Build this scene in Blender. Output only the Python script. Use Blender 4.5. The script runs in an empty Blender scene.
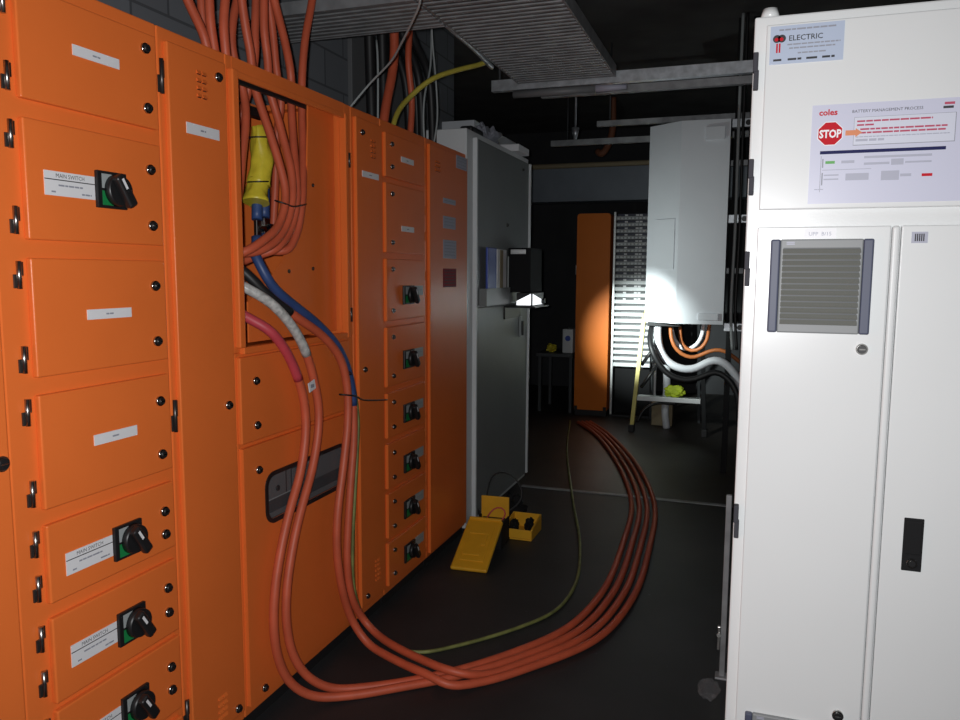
import bpy, bmesh, math, random
from mathutils import Vector, Matrix, noise
random.seed(7)
SC = bpy.context.scene
COL = SC.collection

# ------------------------------------------------------------------ materials
def mat(name, col, rough=.5, metal=0., var=.0, scale=8., bump=0., bscale=200., emit=None, estr=0., alpha=1., trans=0., coat=0., spec=.5):
    m = bpy.data.materials.new(name); m.use_nodes = True
    nt = m.node_tree; p = nt.nodes['Principled BSDF']
    c = (*col, 1.)
    p.inputs['Base Color'].default_value = c
    p.inputs['Roughness'].default_value = rough
    p.inputs['Metallic'].default_value = metal
    p.inputs['Specular IOR Level'].default_value = spec
    p.inputs['Coat Weight'].default_value = coat
    p.inputs['Transmission Weight'].default_value = trans
    p.inputs['Alpha'].default_value = alpha
    tc = nt.nodes.new('ShaderNodeTexCoord')
    if var:
        n = nt.nodes.new('ShaderNodeTexNoise'); n.inputs['Scale'].default_value = scale; n.inputs['Detail'].default_value = 5
        r = nt.nodes.new('ShaderNodeValToRGB')
        r.color_ramp.elements[0].position = .3; r.color_ramp.elements[1].position = .7
        r.color_ramp.elements[0].color = (*[max(0, x*(1-var)) for x in col], 1)
        r.color_ramp.elements[1].color = (*[min(1, x*(1+var)) for x in col], 1)
        nt.links.new(tc.outputs['Object'], n.inputs['Vector'])
        nt.links.new(n.outputs['Fac'], r.inputs['Fac'])
        nt.links.new(r.outputs['Color'], p.inputs['Base Color'])
    if bump:
        n2 = nt.nodes.new('ShaderNodeTexNoise'); n2.inputs['Scale'].default_value = bscale; n2.inputs['Detail'].default_value = 3
        b = nt.nodes.new('ShaderNodeBump'); b.inputs['Strength'].default_value = bump; b.inputs['Distance'].default_value = .002
        nt.links.new(tc.outputs['Object'], n2.inputs['Vector'])
        nt.links.new(n2.outputs['Fac'], b.inputs['Height'])
        nt.links.new(b.outputs['Normal'], p.inputs['Normal'])
    if emit:
        p.inputs['Emission Color'].default_value = (*emit, 1); p.inputs['Emission Strength'].default_value = estr
    return m

ORANGE = mat('orange_paint', (.82, .178, .036), .30, var=.04, scale=3, bump=.10, bscale=350, spec=.22)
PLINTH = mat('plinth_black', (.012, .012, .013), .6)
AMBER = mat('amber_paint', (.72, .175, .012), .5, var=.05, scale=3, spec=.3)
CABLE = mat('orange_cable', (.57, .105, .046), .5, var=.10, scale=14)
BROWNC = mat('brown_orange_cable', (.42, .13, .035), .5, var=.1, scale=14)
PINK = mat('red_sleeve', (.55, .06, .08), .5, var=.1, scale=20)
CLEAR = mat('grey_sleeve', (.50, .50, .48), .35, var=.35, scale=60)
BLUE = mat('blue_sleeve', (.035, .07, .20), .45, var=.15, scale=20)
BLACK = mat('black_plastic', (.012, .012, .013), .42)
BLACKM = mat('matt_black', (.012, .012, .013), .8, spec=.2)
BLACKC = mat('black_cable', (.014, .014, .015), .5)
STEEL = mat('hinge_steel', (.42, .40, .38), .28, metal=1.)
DARKSTEEL = mat('dark_hinge', (.10, .09, .085), .35, metal=.8)
CHROME = mat('lock_chrome', (.55, .54, .52), .2, metal=1.)
GALV = mat('galvanised', (.50, .53, .56), .42, metal=.75, var=.22, scale=25)
GALVD = mat('galvanised_dull', (.30, .31, .32), .55, metal=.45, var=.25, scale=12)
LABEL = mat('label_white', (.78, .78, .80), .45)
INK = mat('ink', (.03, .03, .035), .6)
INKL = mat('ink_pale', (.30, .31, .36), .6)
GREEN = mat('switch_green', (.01, .22, .06), .45)
GREYP = mat('switch_grey', (.35, .38, .38), .45)
WHITEC = mat('white_cabinet_paint', (.76, .775, .775), .27, var=.02, scale=2, bump=.05, bscale=400)
GREYD = mat('grey_door_paint', (.20, .212, .21), .42, var=.06, scale=3, bump=.1, bscale=300)
GREYC = mat('grey_cabinet_paint', (.68, .70, .71), .38, var=.04, scale=3, bump=.1, bscale=300)
HINGD = mat('dark_hinge_paint', (.05, .05, .06), .7, spec=.25)
VENTG = mat('vent_grey', (.205, .21, .19), .55)
VENTF = mat('vent_frame_grey', (.25, .26, .265), .5)
VENTB = mat('vent_side_bluegrey', (.075, .085, .135), .5)
PLATE = mat('silver_blue_plate', (.47, .54, .68), .4)
PAPER = mat('laminated_paper', (.62, .63, .76), .3)
PAPERB = mat('paper_box', (.66, .68, .78), .35)
RED = mat('sign_red', (.55, .008, .02), .6, spec=.2)
REDT = mat('text_red', (.50, .09, .15), .6, spec=.2)
NAVY = mat('sign_navy', (.012, .014, .085), .6, spec=.2)
ARROW = mat('arrow_orange', (.70, .24, .10), .5)
SIGNW = mat('sign_white', (.85, .85, .88), .45)
GRNS = mat('sign_green', (.10, .38, .08), .5)
GREYS = mat('sign_grey', (.42, .43, .52), .5)
YELLOW = mat('yellow_case', (.78, .40, .02), .45, var=.06, scale=12, bump=.2, bscale=120)
YWRAP = mat('yellow_wrap', (.68, .56, .04), .38, var=.12, scale=25)
YGCAB = mat('green_yellow_insulation', (.21, .23, .07), .5, var=.35, scale=18)
YCAB = mat('yellow_conduit', (.50, .42, .06), .5, var=.1, scale=20)
FIBRE = mat('yellow_fibreglass', (.78, .66, .16), .45)
ALU = mat('aluminium', (.68, .70, .70), .38, metal=.6)
WHITEPL = mat('white_plastic', (.70, .72, .76), .45)
DUCT = mat('duct_grey', (.20, .23, .27), .5, var=.1, scale=4)
BOXG = mat('grey_enclosure', (.70, .73, .77), .42, var=.03, scale=3)
HIVIS = mat('hi_vis', (.50, .62, .03), .7, var=.2, scale=15)
CARD = mat('cardboard', (.33, .27, .17), .8)
POLY = mat('clear_polythene', (.7, .72, .75), .2, alpha=.08)
BLUEF = mat('blue_folder', (.05, .09, .42), .4)
DKGREY = mat('dark_grey', (.06, .065, .07), .5)
MGREY = mat('mid_grey', (.16, .165, .17), .5)
REDM = mat('dark_red_label', (.30, .012, .025), .6, spec=.2)
COPPER = mat('rust_brown', (.22, .08, .04), .7)
LENS = mat('lamp_lens', (.9, .9, .9), .3, emit=(.92, .97, 1.), estr=1.2)
GLASS = mat('window_perspex', (.10, .10, .11), .12, alpha=.12, spec=.3)

def wall_mat(name, col, bw=.39, bh=.19):
    m = bpy.data.materials.new(name); m.use_nodes = True; nt = m.node_tree; p = nt.nodes['Principled BSDF']
    tc = nt.nodes.new('ShaderNodeTexCoord'); mp = nt.nodes.new('ShaderNodeMapping')
    mp.inputs['Rotation'].default_value = (math.pi/2, 0, math.pi/2)
    b = nt.nodes.new('ShaderNodeTexBrick'); b.inputs['Scale'].default_value = 1
    b.inputs['Brick Width'].default_value = bw; b.inputs['Row Height'].default_value = bh; b.inputs['Mortar Size'].default_value = .006
    b.inputs['Color1'].default_value = (*col, 1); b.inputs['Color2'].default_value = (*[x*.86 for x in col], 1)
    b.inputs['Mortar'].default_value = (*[x*.5 for x in col], 1)
    sx = nt.nodes.new('ShaderNodeSeparateXYZ'); cx = nt.nodes.new('ShaderNodeCombineXYZ')
    ad = nt.nodes.new('ShaderNodeMath'); ad.operation = 'ADD'
    nt.links.new(tc.outputs['Object'], sx.inputs[0])
    nt.links.new(sx.outputs[0], ad.inputs[0]); nt.links.new(sx.outputs[1], ad.inputs[1])
    nt.links.new(ad.outputs[0], cx.inputs[0]); nt.links.new(sx.outputs[2], cx.inputs[1])
    nt.links.new(cx.outputs[0], b.inputs['Vector'])
    nt.links.new(b.outputs['Color'], p.inputs['Base Color']); p.inputs['Roughness'].default_value = .8
    return m
WALLM = wall_mat('painted_block', (.20, .215, .235))
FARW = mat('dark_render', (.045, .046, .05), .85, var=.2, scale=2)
CEILM = mat('concrete_ceiling', (.10, .10, .10), .85, var=.2, scale=3)

def floor_mat():
    m = bpy.data.materials.new('dark_vinyl'); m.use_nodes = True; nt = m.node_tree; p = nt.nodes['Principled BSDF']
    tc = nt.nodes.new('ShaderNodeTexCoord')
    n = nt.nodes.new('ShaderNodeTexNoise'); n.inputs['Scale'].default_value = 2.2; n.inputs['Detail'].default_value = 8
    r = nt.nodes.new('ShaderNodeValToRGB')
    r.color_ramp.elements[0].position = .35; r.color_ramp.elements[0].color = (.017, .018, .019, 1)
    r.color_ramp.elements[1].position = .75; r.color_ramp.elements[1].color = (.030, .031, .033, 1)
    v = nt.nodes.new('ShaderNodeTexNoise'); v.inputs['Scale'].default_value = 28; v.inputs['Detail'].default_value = 2
    r2 = nt.nodes.new('ShaderNodeValToRGB')
    r2.color_ramp.elements[0].position = .74; r2.color_ramp.elements[0].color = (0, 0, 0, 1)
    r2.color_ramp.elements[1].position = .80; r2.color_ramp.elements[1].color = (1, 1, 1, 1)
    mx = nt.nodes.new('ShaderNodeMixRGB'); mx.inputs['Color2'].default_value = (.075, .085, .095, 1)
    for a in (n, v): nt.links.new(tc.outputs['Object'], a.inputs['Vector'])
    nt.links.new(n.outputs['Fac'], r.inputs['Fac']); nt.links.new(v.outputs['Fac'], r2.inputs['Fac'])
    nt.links.new(r2.outputs['Color'], mx.inputs['Fac']); nt.links.new(r.outputs['Color'], mx.inputs['Color1'])
    nt.links.new(mx.outputs['Color'], p.inputs['Base Color'])
    p.inputs['Roughness'].default_value = .55
    return m
FLOORM = floor_mat()
FLOORB = mat('brown_vinyl', (.040, .034, .030), .5, var=.2, scale=4)

# ------------------------------------------------------------------ mesh builder
def spline(pts, step=.02, smooth=2):
    P = [Vector(p) for p in pts]
    out = []
    n = len(P)
    for i in range(n-1):
        p0 = P[max(i-1, 0)]; p1 = P[i]; p2 = P[i+1]; p3 = P[min(i+2, n-1)]
        k = max(2, int((p2-p1).length/step))
        d1 = max((p1-p0).length, 1e-4)**.5 if i > 0 else (p2-p1).length**.5
        d2 = max((p2-p1).length, 1e-4)**.5
        d3 = max((p3-p2).length, 1e-4)**.5 if i+2 < n else d2
        if i == 0: p0 = p1-(p2-p1)
        if i+2 >= n: p3 = p2+(p2-p1)
        m1 = (p2-p1) + (d2*((p1-p0)/d1-(p2-p0)/(d1+d2)))
        m2 = (p2-p1) + (d2*((p3-p2)/d3-(p3-p1)/(d2+d3)))
        for j in range(k):
            t = j/k; t2 = t*t; t3 = t2*t
            out.append(p1*(2*t3-3*t2+1)+m1*(t3-2*t2+t)+p2*(-2*t3+3*t2)+m2*(t3-t2))
    out.append(P[-1])
    for _ in range(smooth):
        out = [out[0]]+[(out[i-1]+out[i]*2+out[i+1])/4 for i in range(1, len(out)-1)]+[out[-1]]
    return out

class B:
    def __init__(s): s.bm = bmesh.new(); s.mats = []; s.done = s.bm.faces.layers.int.new('done')
    def mi(s, m):
        if m not in s.mats: s.mats.append(m)
        return s.mats.index(m)
    def fin(s, m, smooth=False):
        i = s.mi(m)
        for f in s.bm.faces:
            if not f[s.done]: f[s.done] = 1; f.material_index = i; f.smooth = smooth
    def box(s, lo, hi, m, bev=0., seg=2, rot=None, piv=None):
        lo = Vector(lo); hi = Vector(hi)
        lo, hi = Vector(map(min, lo, hi)), Vector(map(max, lo, hi))
        r = bmesh.ops.create_cube(s.bm, size=1.)
        for v in r['verts']:
            v.co = Vector((lo[k]+(v.co[k]+.5)*(hi[k]-lo[k]) for k in range(3)))
        vs = list(r['verts'])
        if bev:
            bev = min(bev, min(hi-lo)*.45)
            ed = {e for v in vs for e in v.link_edges}
            q = bmesh.ops.bevel(s.bm, geom=list(ed), offset=bev, segments=seg, affect='EDGES', profile=.5)
            vs = [v for v in s.bm.verts if any(not f[s.done] for f in v.link_faces)]
        if rot is not None:
            piv = Vector(piv) if piv is not None else (lo+hi)/2
            for v in vs: v.co = piv+rot @ (v.co-piv)
        s.fin(m); return s
    def cyl(s, p0, p1, r, m, n=16, r2=None, cap=True, smooth=True):
        p0 = Vector(p0); p1 = Vector(p1); d = p1-p0; r2 = r if r2 is None else r2
        z = d.normalized(); a = Vector((0, 0, 1)) if abs(z.z) < .9 else Vector((1, 0, 0))
        x = z.cross(a).normalized(); y = z.cross(x)
        A = []; Bv = []
        for k in range(n):
            t = 2*math.pi*k/n; e = x*math.cos(t)+y*math.sin(t)
            A.append(s.bm.verts.new(p0+e*r)); Bv.append(s.bm.verts.new(p1+e*r2))
        for k in range(n):
            s.bm.faces.new((A[k], Bv[k], Bv[(k+1) % n], A[(k+1) % n]))
        s.fin(m, smooth)
        if cap:
            s.bm.faces.new(A); s.bm.faces.new(Bv[::-1]); s.fin(m)
        return s
    def tube(s, pts, r, m, n=10, step=.02, smooth=2, raw=False, rfun=None):
        P = [Vector(p) for p in pts] if raw else spline(pts, step, smooth)
        T = [(P[min(i+1, len(P)-1)]-P[max(i-1, 0)]).normalized() for i in range(len(P))]
        a = Vector((0, 0, 1)) if abs(T[0].z) < .9 else Vector((1, 0, 0))
        x = T[0].cross(a).normalized(); rings = []
        for i, p in enumerate(P):
            x = (x-T[i]*x.dot(T[i])).normalized(); y = T[i].cross(x)
            rr = r*(rfun(i/(len(P)-1)) if rfun else 1)
            rings.append([s.bm.verts.new(p+(x*math.cos(2*math.pi*k/n)+y*math.sin(2*math.pi*k/n))*rr) for k in range(n)])
        for q, w in zip(rings, rings[1:]):
            for k in range(n):
                s.bm.faces.new((q[k], q[(k+1) % n], w[(k+1) % n], w[k]))
        s.fin(m, True)
        s.bm.faces.new(rings[0][::-1]); s.bm.faces.new(rings[-1]); s.fin(m)
        return s
    def poly(s, pts, m):
        s.bm.faces.new([s.bm.verts.new(p) for p in pts]); s.fin(m); return s
    def prism(s, pts, d, m):
        d = Vector(d); a = [s.bm.verts.new(p) for p in pts]; b = [s.bm.verts.new(Vector(p)+d) for p in pts]
        n = len(a)
        s.bm.faces.new(a); s.bm.faces.new(b[::-1])
        for k in range(n): s.bm.faces.new((a[k], b[k], b[(k+1) % n], a[(k+1) % n]))
        s.fin(m); return s
    def holed(s, outer, inner, d, m):
        es = []
        for loop in (outer, inner):
            vs = [s.bm.verts.new(p) for p in loop]
            for k in range(len(vs)): es.append(s.bm.edges.new((vs[k], vs[(k+1) % len(vs)])))
        r = bmesh.ops.triangle_fill(s.bm, use_beauty=True, use_dissolve=False, edges=es)
        fs = [g for g in r['geom'] if isinstance(g, bmesh.types.BMFace)]
        q = bmesh.ops.extrude_face_region(s.bm, geom=fs)
        bmesh.ops.translate(s.bm, verts=[g for g in q['geom'] if isinstance(g, bmesh.types.BMVert)], vec=Vector(d))
        s.fin(m); return s
    def text(s, txt, o, u, v, h, m, align='LEFT', bold=0., xs=1.):
        # lettering as thin ink, o = baseline start (or centre), u right, v up
        c = bpy.data.curves.new('lettering', 'FONT'); c.body = txt; c.size = 1.; c.align_x = align; c.resolution_u = 2; c.offset = bold
        ob = bpy.data.objects.new('lettering', c); COL.objects.link(ob)
        dg = bpy.context.evaluated_depsgraph_get(); dg.update()
        me = bpy.data.meshes.new_from_object(ob.evaluated_get(dg))
        u = Vector(u); v = Vector(v); o = Vector(o)
        vs = [s.bm.verts.new(o+u*(q.co.x*h*xs)+v*(q.co.y*h)) for q in me.vertices]
        for f in me.polygons:
            try: s.bm.faces.new([vs[i] for i in f.vertices])
            except ValueError: pass
        s.fin(m)
        bpy.data.objects.remove(ob); bpy.data.curves.remove(c); bpy.data.meshes.remove(me)
        return s

def root_loc(o):
    while o.parent: o = o.parent
    return o.location
def part(name, b, parent=None, loc=(0, 0, 0), label=None, kind=None):
    off = Vector(root_loc(parent)) if parent else Vector(loc)
    bmesh.ops.recalc_face_normals(b.bm, faces=b.bm.faces)
    for v in b.bm.verts: v.co -= off
    me = bpy.data.meshes.new(name); b.bm.to_mesh(me); b.bm.free()
    for m in b.mats: me.materials.append(m)
    o = bpy.data.objects.new(name, me); COL.objects.link(o)
    if parent: o.parent = parent
    else: o.location = loc
    if label: o['label'] = label
    if kind: o['kind'] = kind
    return o
def tag(o, label, cat, group=None):
    o['label'] = label; o['category'] = cat
    if group: o['group'] = group
    return o
def thing(name, label, cat, loc, group=None):
    o = bpy.data.objects.new(name, None); COL.objects.link(o); o.location = loc; o.empty_display_size = .1
    return tag(o, label, cat, group)
def solo(name, b, label, cat, loc, group=None):
    return tag(part(name, b, None, loc), label, cat, group)
def struct(name, b):
    o = part(name, b); o['kind'] = 'structure'; return o

class Face:
    """u along the face to the right, v up, h out of the face"""
    def __init__(s, o, u, n): s.o = Vector(o); s.u = Vector(u); s.n = Vector(n)
    def P(s, u, v, h=0): return s.o+s.u*u+Vector((0, 0, 1))*v+s.n*h
    def box(s, b, u0, u1, v0, v1, h0, h1, m, bev=0., seg=2): return b.box(s.P(u0, v0, h0), s.P(u1, v1, h1), m, bev, seg)
    def cyl(s, b, u, v, h0, h1, r, m, n=18, r2=None): return b.cyl(s.P(u, v, h0), s.P(u, v, h1), r, m, n, r2)
    def text(s, b, t, u, v, h, size, m, align='LEFT', bold=.0, xs=1.): return b.text(t, s.P(u, v, h), s.u, (0, 0, 1), size, m, align, bold, xs)
    def dashes(s, b, u0, u1, v, h, size, m):
        u = u0
        while u < u1-.002:
            w = min(random.uniform(.008, .022)*size/.004, u1-u)
            s.box(b, u, u+w, v-size/2, v+size/2, h-.0003, h+.0002, m); u += w+size*.5
LF = Face((-1.48, 0, 0), (0, 1, 0), (1, 0, 0))      # front of the orange switchboard row
WY = 1.90
WF = Face((0, WY, 0), (1, 0, 0), (0, -1, 0))        # front of the white cabinet

# ------------------------------------------------------------------ room
struct('floor', B().box((-2.15, -1.6, -.05), (1.6, 5.14, 0), FLOORM))
struct('floor_far', B().box((-3.6, 5.14, -.05), (1.6, 10, 0), FLOORB))
struct('ceiling', B().box((-3.75, -1.75, 3.3), (1.75, 10.15, 3.4), CEILM))
struct('wall_left', B().box((-2.3, -1.75, -.05), (-2.15, 5.6, 3.3), WALLM))
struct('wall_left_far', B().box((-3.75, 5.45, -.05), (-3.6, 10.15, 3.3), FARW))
struct('wall_side', B().box((-3.6, 5.45, -.05), (-2.3, 5.6, 3.3), WALLM))
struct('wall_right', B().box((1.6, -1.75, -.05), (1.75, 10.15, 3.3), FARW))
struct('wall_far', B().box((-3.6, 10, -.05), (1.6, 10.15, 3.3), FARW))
struct('wall_back', B().box((-2.15, -1.75, -.05), (1.6, -1.6, 3.3), WALLM))
struct('trim_1', B().box((-1.46, 5.12, 0), (1.6, 5.165, .006), GALVD, .003))     # metal joint strip across the floor

# ------------------------------------------------------------------ orange switchboard row
GRP = 'orange switchboard columns along the left wall'
def lock(parent, F, u, v, h=0., r=.0135):
    b = B(); F.cyl(b, u, v, h, h+.006, r, CHROME); F.cyl(b, u, v, h+.006, h+.012, r*.78, BLACK, r2=r*.7)
    F.box(b, u-r*.5, u+r*.5, v-.0016, v+.0016, h+.0118, h+.0135, CHROME)
    return part('lock', b, parent)
def hinge(parent, F, u, v, hh=.035, m=STEEL, h=0.):
    b = B()
    b.cyl(F.P(u, v-hh, h+.003), F.P(u, v+hh, h+.003), .0055, m, 12)
    F.box(b, u-.012, u+.001, v-hh*.95, v+hh*.05, h-.002, h+.003, DARKSTEEL, .001)
    F.box(b, u-.001, u+.012, v-hh*.05, v+hh*.95, h-.002, h+.003, m, .001)
    return part('hinge', b, parent)
def name_strip(parent, F, u0, u1, v0, v1, h, txt=None):
    b = B(); F.box(b, u0, u1, v0, v1, h, h+.002, LABEL)
    c = (u0+u1)/2; w = (u1-u0)*.09
    F.dashes(b, c-w, c+w*.8, (v0+v1)/2, h+.0021, (v1-v0)*.16, INKL)
    return part('label_plate', b, parent)
def switch_label(parent, F, u0, u1, v0, v1, h):
    b = B(); F.box(b, u0, u1, v0, v1, h, h+.002, LABEL)
    w = u1-u0; t = v1-v0
    F.text(b, 'MAIN SWITCH', (u0+u1)/2, v0+t*.75, h+.0024, t*.24, INK, 'CENTER', 0., .95)
    F.box(b, u0, u1, v0+t*.64, v0+t*.68, h+.0018, h+.0023, INK)
    F.dashes(b, u0+w*.26, u0+w*.76, v0+t*.44, h+.0022, t*.07, INKL)
    F.dashes(b, u0+w*.12, u0+w*.20, v0+t*.16, h+.0022, t*.07, INKL)
    F.dashes(b, u0+w*.72, u0+w*.92, v0+t*.16, h+.0022, t*.07, INKL)
    return part('label_plate', b, parent)
def rotary(parent, F, u, v, h, w=.092, t=.088, small=False):
    b = B()
    F.box(b, u-w/2, u+w/2, v-t/2, v+t/2, h, h+.010, BLACK, .002)
    F.box(b, u-w*.36, u-w*.02, v+.003, v+t*.42, h+.0095, h+.0106, GREYP)
    F.box(b, u-w*.36, u-w*.00, v-t*.42, v-.003, h+.0095, h+.0106, GREEN)
    plate = part('rotary_switch', b, parent)
    k = B(); r = t*.44; uo = u+w*.13
    F.cyl(k, uo, v, h+.010, h+.026, r, BLACK, 28, r*.92)
    R = Matrix.Rotation(math.radians(-58), 3, F.n); pv = F.P(uo, v, h+.035)
    k.box(F.P(uo-r*1.05, v-.014, h+.025), F.P(uo+r*1.12, v+.014, h+.046), BLACK, .007, 3, rot=R, piv=pv)
    k.box(F.P(uo-r*.80, v-.0035, h+.0455), F.P(uo-r*.10, v+.0035, h+.0465), LABEL, 0, rot=R, piv=pv)
    kn = part('knob', k, parent)
    return plate
def vent(parent, F, u, v, rows=4, cols=2, h=0.):
    b = B()
    for i in range(rows):
        for j in range(cols):
            uu = u+(j-(cols-1)/2)*.022; vv = v+(i-(rows-1)/2)*.021
            b.prism([F.P(uu-.009, vv-.004, h), F.P(uu-.009, vv+.006, h), F.P(uu-.009, vv-.004, h+.005)], F.u*.018, ORANGE)
            F.box(b, uu-.008, uu+.008, vv-.0062, vv-.0042, h-.0005, h+.0006, PLINTH)
    return part('louvre_vent', b, parent)
def door(parent, F, u0, u1, v0, v1, h0=-.016, h1=.0, m=ORANGE, bev=.004, name='door'):
    b = B(); F.box(b, u0, u1, v0, v1, h0, h1, m, bev, 3); return part(name, b, parent)
def column(y0, y1, label, top=2.14):
    t = thing('switchboard_cubicle', label, 'electrical cabinet', (-1.5, (y0+y1)/2, 0), GRP)
    return t
def body(t, y0, y1, top=2.14):
    b = B(); LF.box(b, y0, y1, .05, top, -.58, -.015, ORANGE, .004, 2); part('body', b, t)
    pl(t, y0, y1)
def pl(t, y0, y1):
    b = B(); LF.box(b, y0+.002, y1-.002, 0, .05, -.56, -.03, PLINTH); part('plinth', b, t)

# first column, cut by the picture edge
t = column(.56, 1.215, 'orange switchboard column with one tall plain door, cut off by the left picture edge')
body(t, .56, 1.215); d = door(t, LF, .585, 1.205, .10, 2.10)
lock(d, LF, 1.183, 1.092, r=.017); lock(d, LF, 1.183, 2.0, r=.017)
for v in (.35, 1.1, 1.9): hinge(t, LF, .575, v)

# column of small doors with main switches
t = column(1.217, 1.715, 'orange switchboard column of seven small doors, four with black main switches on white labels')
body(t, 1.217, 1.715)
rows = [(1.866, 2.102, (2.062, 1.914), (2.06, 1.905)), (1.566, 1.826, (1.759, 1.616), (1.786, 1.606)), (1.262, 1.526, (1.46, 1.314), (1.489, 1.305)),
        (.960, 1.222, (1.153, 1.008), (1.188, 1.004)), (.738, .923, (.849, .785), (.888, .784)), (.495, .702, (.632, .562), (.665, .558)),
        (.262, .477, (.403, .336), (.44, .30)), (.075, .235, (.18, .12), (.2, .11))]
for i, (v0, v1, lk, hg) in enumerate(rows):
    d = door(t, LF, 1.286, 1.697, v0, v1)
    for v in lk: lock(d, LF, 1.655, v)
    for v in hg: hinge(d, LF, 1.261, v, .030, h=-.010)
    if i == 0: name_strip(d, LF, 1.427, 1.566, 1.988, 2.012, 0)
    if i == 2: name_strip(d, LF, 1.430, 1.569, 1.383, 1.407, 0)
    if i == 3: name_strip(d, LF, 1.431, 1.570, 1.078, 1.104, 0)
    if i in (1, 4, 5, 6):
        c = {1: 1.693, 4: .816, 5: .590, 6: .363}[i]
        switch_label(d, LF, 1.331, 1.471, c-.027, c+.027, 0); rotary(d, LF, 1.518, c, 0)

# narrow tall door column
t = column(1.717, 1.998, 'narrow orange switchboard column with one tall door and small louvres top and bottom')
body(t, 1.717, 1.998); d = door(t, LF, 1.738, 1.982, .09, 2.105)
for v in (2.057, 1.095, .118): lock(d, LF, 1.944, v)
name_strip(d, LF, 1.802, 1.941, 1.877, 1.907, 0); vent(d, LF, 1.872, 2.02); vent(d, LF, 1.872, .165)
for v in (2.01, 1.10, .22): hinge(d, LF, 1.722, v, .045, DARKSTEEL, -.010)

# column with the open cable compartment
t = column(2.0, 2.765, 'wide orange switchboard column with an open compartment full of thick cables')
b = B()
LF.box(b, 2.0, 2.765, .05, 1.245, -.58, -.015, ORANGE, .004)
LF.box(b, 2.0, 2.030, 1.245, 2.14, -.58, -.015, ORANGE, .003)
LF.box(b, 2.715, 2.765, 1.245, 2.14, -.58, -.015, ORANGE, .003)
LF.box(b, 2.030, 2.715, 1.245, 2.14, -.58, -.56, ORANGE)
LF.box(b, 2.030, 2.715, 2.088, 2.14, -.03, -.015, ORANGE)
LF.box(b, 2.030, 2.715, 2.125, 2.14, -.06, -.03, ORANGE)
LF.box(b, 2.030, 2.715, 2.12, 2.14, -.56, -.36, ORANGE)
LF.box(b, 2.66, 2.715, 2.12, 2.14, -.36, -.06, ORANGE)
part('body', b, t); pl(t, 2.0, 2.765)
b = B()
LF.box(b, 2.006, 2.036, 1.262, 2.10, -.016, .006, ORANGE, .005, 3)
LF.box(b, 2.036, 2.70, 1.240, 1.262, -.03, -.002, ORANGE, .003)
LF.box(b, 2.036, 2.70, 2.080, 2.100, -.016, -.004, ORANGE, .003)
LF.box(b, 2.70, 2.722, 1.240, 2.10, -.03, .0, ORANGE, .004, 3)
part('door_frame', b, t)
b = B()
b.prism([(-1.535, y, z) for y, z in ((2.135, 1.268), (2.705, 1.268), (2.705, 2.112), (2.525, 2.112), (2.522, 2.03), (2.515, 1.94), (2.508, 1.83), (2.480, 1.75), (2.438, 1.655), (2.365, 1.565), (2.28, 1.49), (2.20, 1.44), (2.135, 1.40))], (-.006, 0, 0), ORANGE)
pn = part('barrier_panel', b, t)
for y, z in ((2.545, 1.815), (2.375, 1.50), (2.535, 1.51)):
    b = B(); b.cyl((-1.535, y, z), (-1.532, y, z), .007, BLACK, 12); b.cyl((-1.532, y+.001, z), (-1.530, y+.001, z), .003, CHROME, 8); part('screw', b, pn)
for v in (1.93, 1.33): hinge(t, LF, 2.742, v, .028, DARKSTEEL, -.012)
b = B()     # dark rubber cable entry under the roof
LF.box(b, 2.032, 2.66, 2.085, 2.12, -.36, -.32, BLACK, .004); LF.box(b, 2.032, 2.66, 2.085, 2.119, -.073, -.061, BLACK, .003)
part('gland_strip', b, t)
for q, (y, z) in enumerate(((2.36, 1.68), (2.405, 1.69))):
    b = B()
    b.tube([(-1.66, y+.02, z+.12), (-1.655, y+.01, z+.05), (-1.65, y, z)], .019, BLUE, 12)
    b.box((-1.655, y-.015, z-.06), (-1.640, y+.018, z), STEEL, .003); b.cyl((-1.64, y, z-.032), (-1.618, y, z-.032), .011, CHROME, 6, smooth=False)
    b.tube([(-1.645, y-.01, z-.06), (-1.64, y-.015, z-.085), (-1.64, y-.03, z-.115)], .020, BLUE, 12)
    part('cable_lug', b, t)
b = B(); b.box((-1.72, 2.22, 1.56), (-1.69, 2.30, 1.74), GREYP, .004); b.box((-1.69, 2.24, 1.58), (-1.675, 2.28, 1.72), STEEL, .003); part('terminal_block', b, t)
# small door and lower windowed door
d = door(t, LF, 2.008, 2.702, .957, 1.232)
for v in (1.151, 1.007): lock(d, LF, 2.085, v)
def rrect(u0, u1, v0, v1, r, h, n=6):
    out = []
    for cu, cv, a0 in ((u1-r, v1-r, 0), (u0+r, v1-r, 90), (u0+r, v0+r, 180), (u1-r, v0+r, 270)):
        for k in range(n+1):
            a = math.radians(a0+90*k/n); out.append(LF.P(cu+r*math.cos(a), cv+r*math.sin(a), h))
    return out
b = B(); b.holed([LF.P(2.012, .085, -.016), LF.P(2.702, .085, -.016), LF.P(2.702, .942, -.016), LF.P(2.012, .942, -.016)], rrect(2.127, 2.655, .665, .828, .045, -.016), LF.n*.016, ORANGE)
d = part('door', b, t)
for v in (.859, .112): lock(d, LF, 2.087, v)
b = B(); b.holed(rrect(2.120, 2.662, .658, .835, .050, -.002), rrect(2.134, 2.648, .672, .821, .038, -.002), LF.n*.006, BLACK); part('window_gasket', b, d)
b = B(); b.prism(rrect(2.128, 2.654, .666, .827, .044, -.006), LF.n*.002, GLASS); part('window_pane', b, d)
b = B()
LF.box(b, 2.13, 2.65, .735, .825, -.0145, -.012, MGREY); LF.box(b, 2.13, 2.65, .668, .735, -.0145, -.0125, DKGREY)
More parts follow.
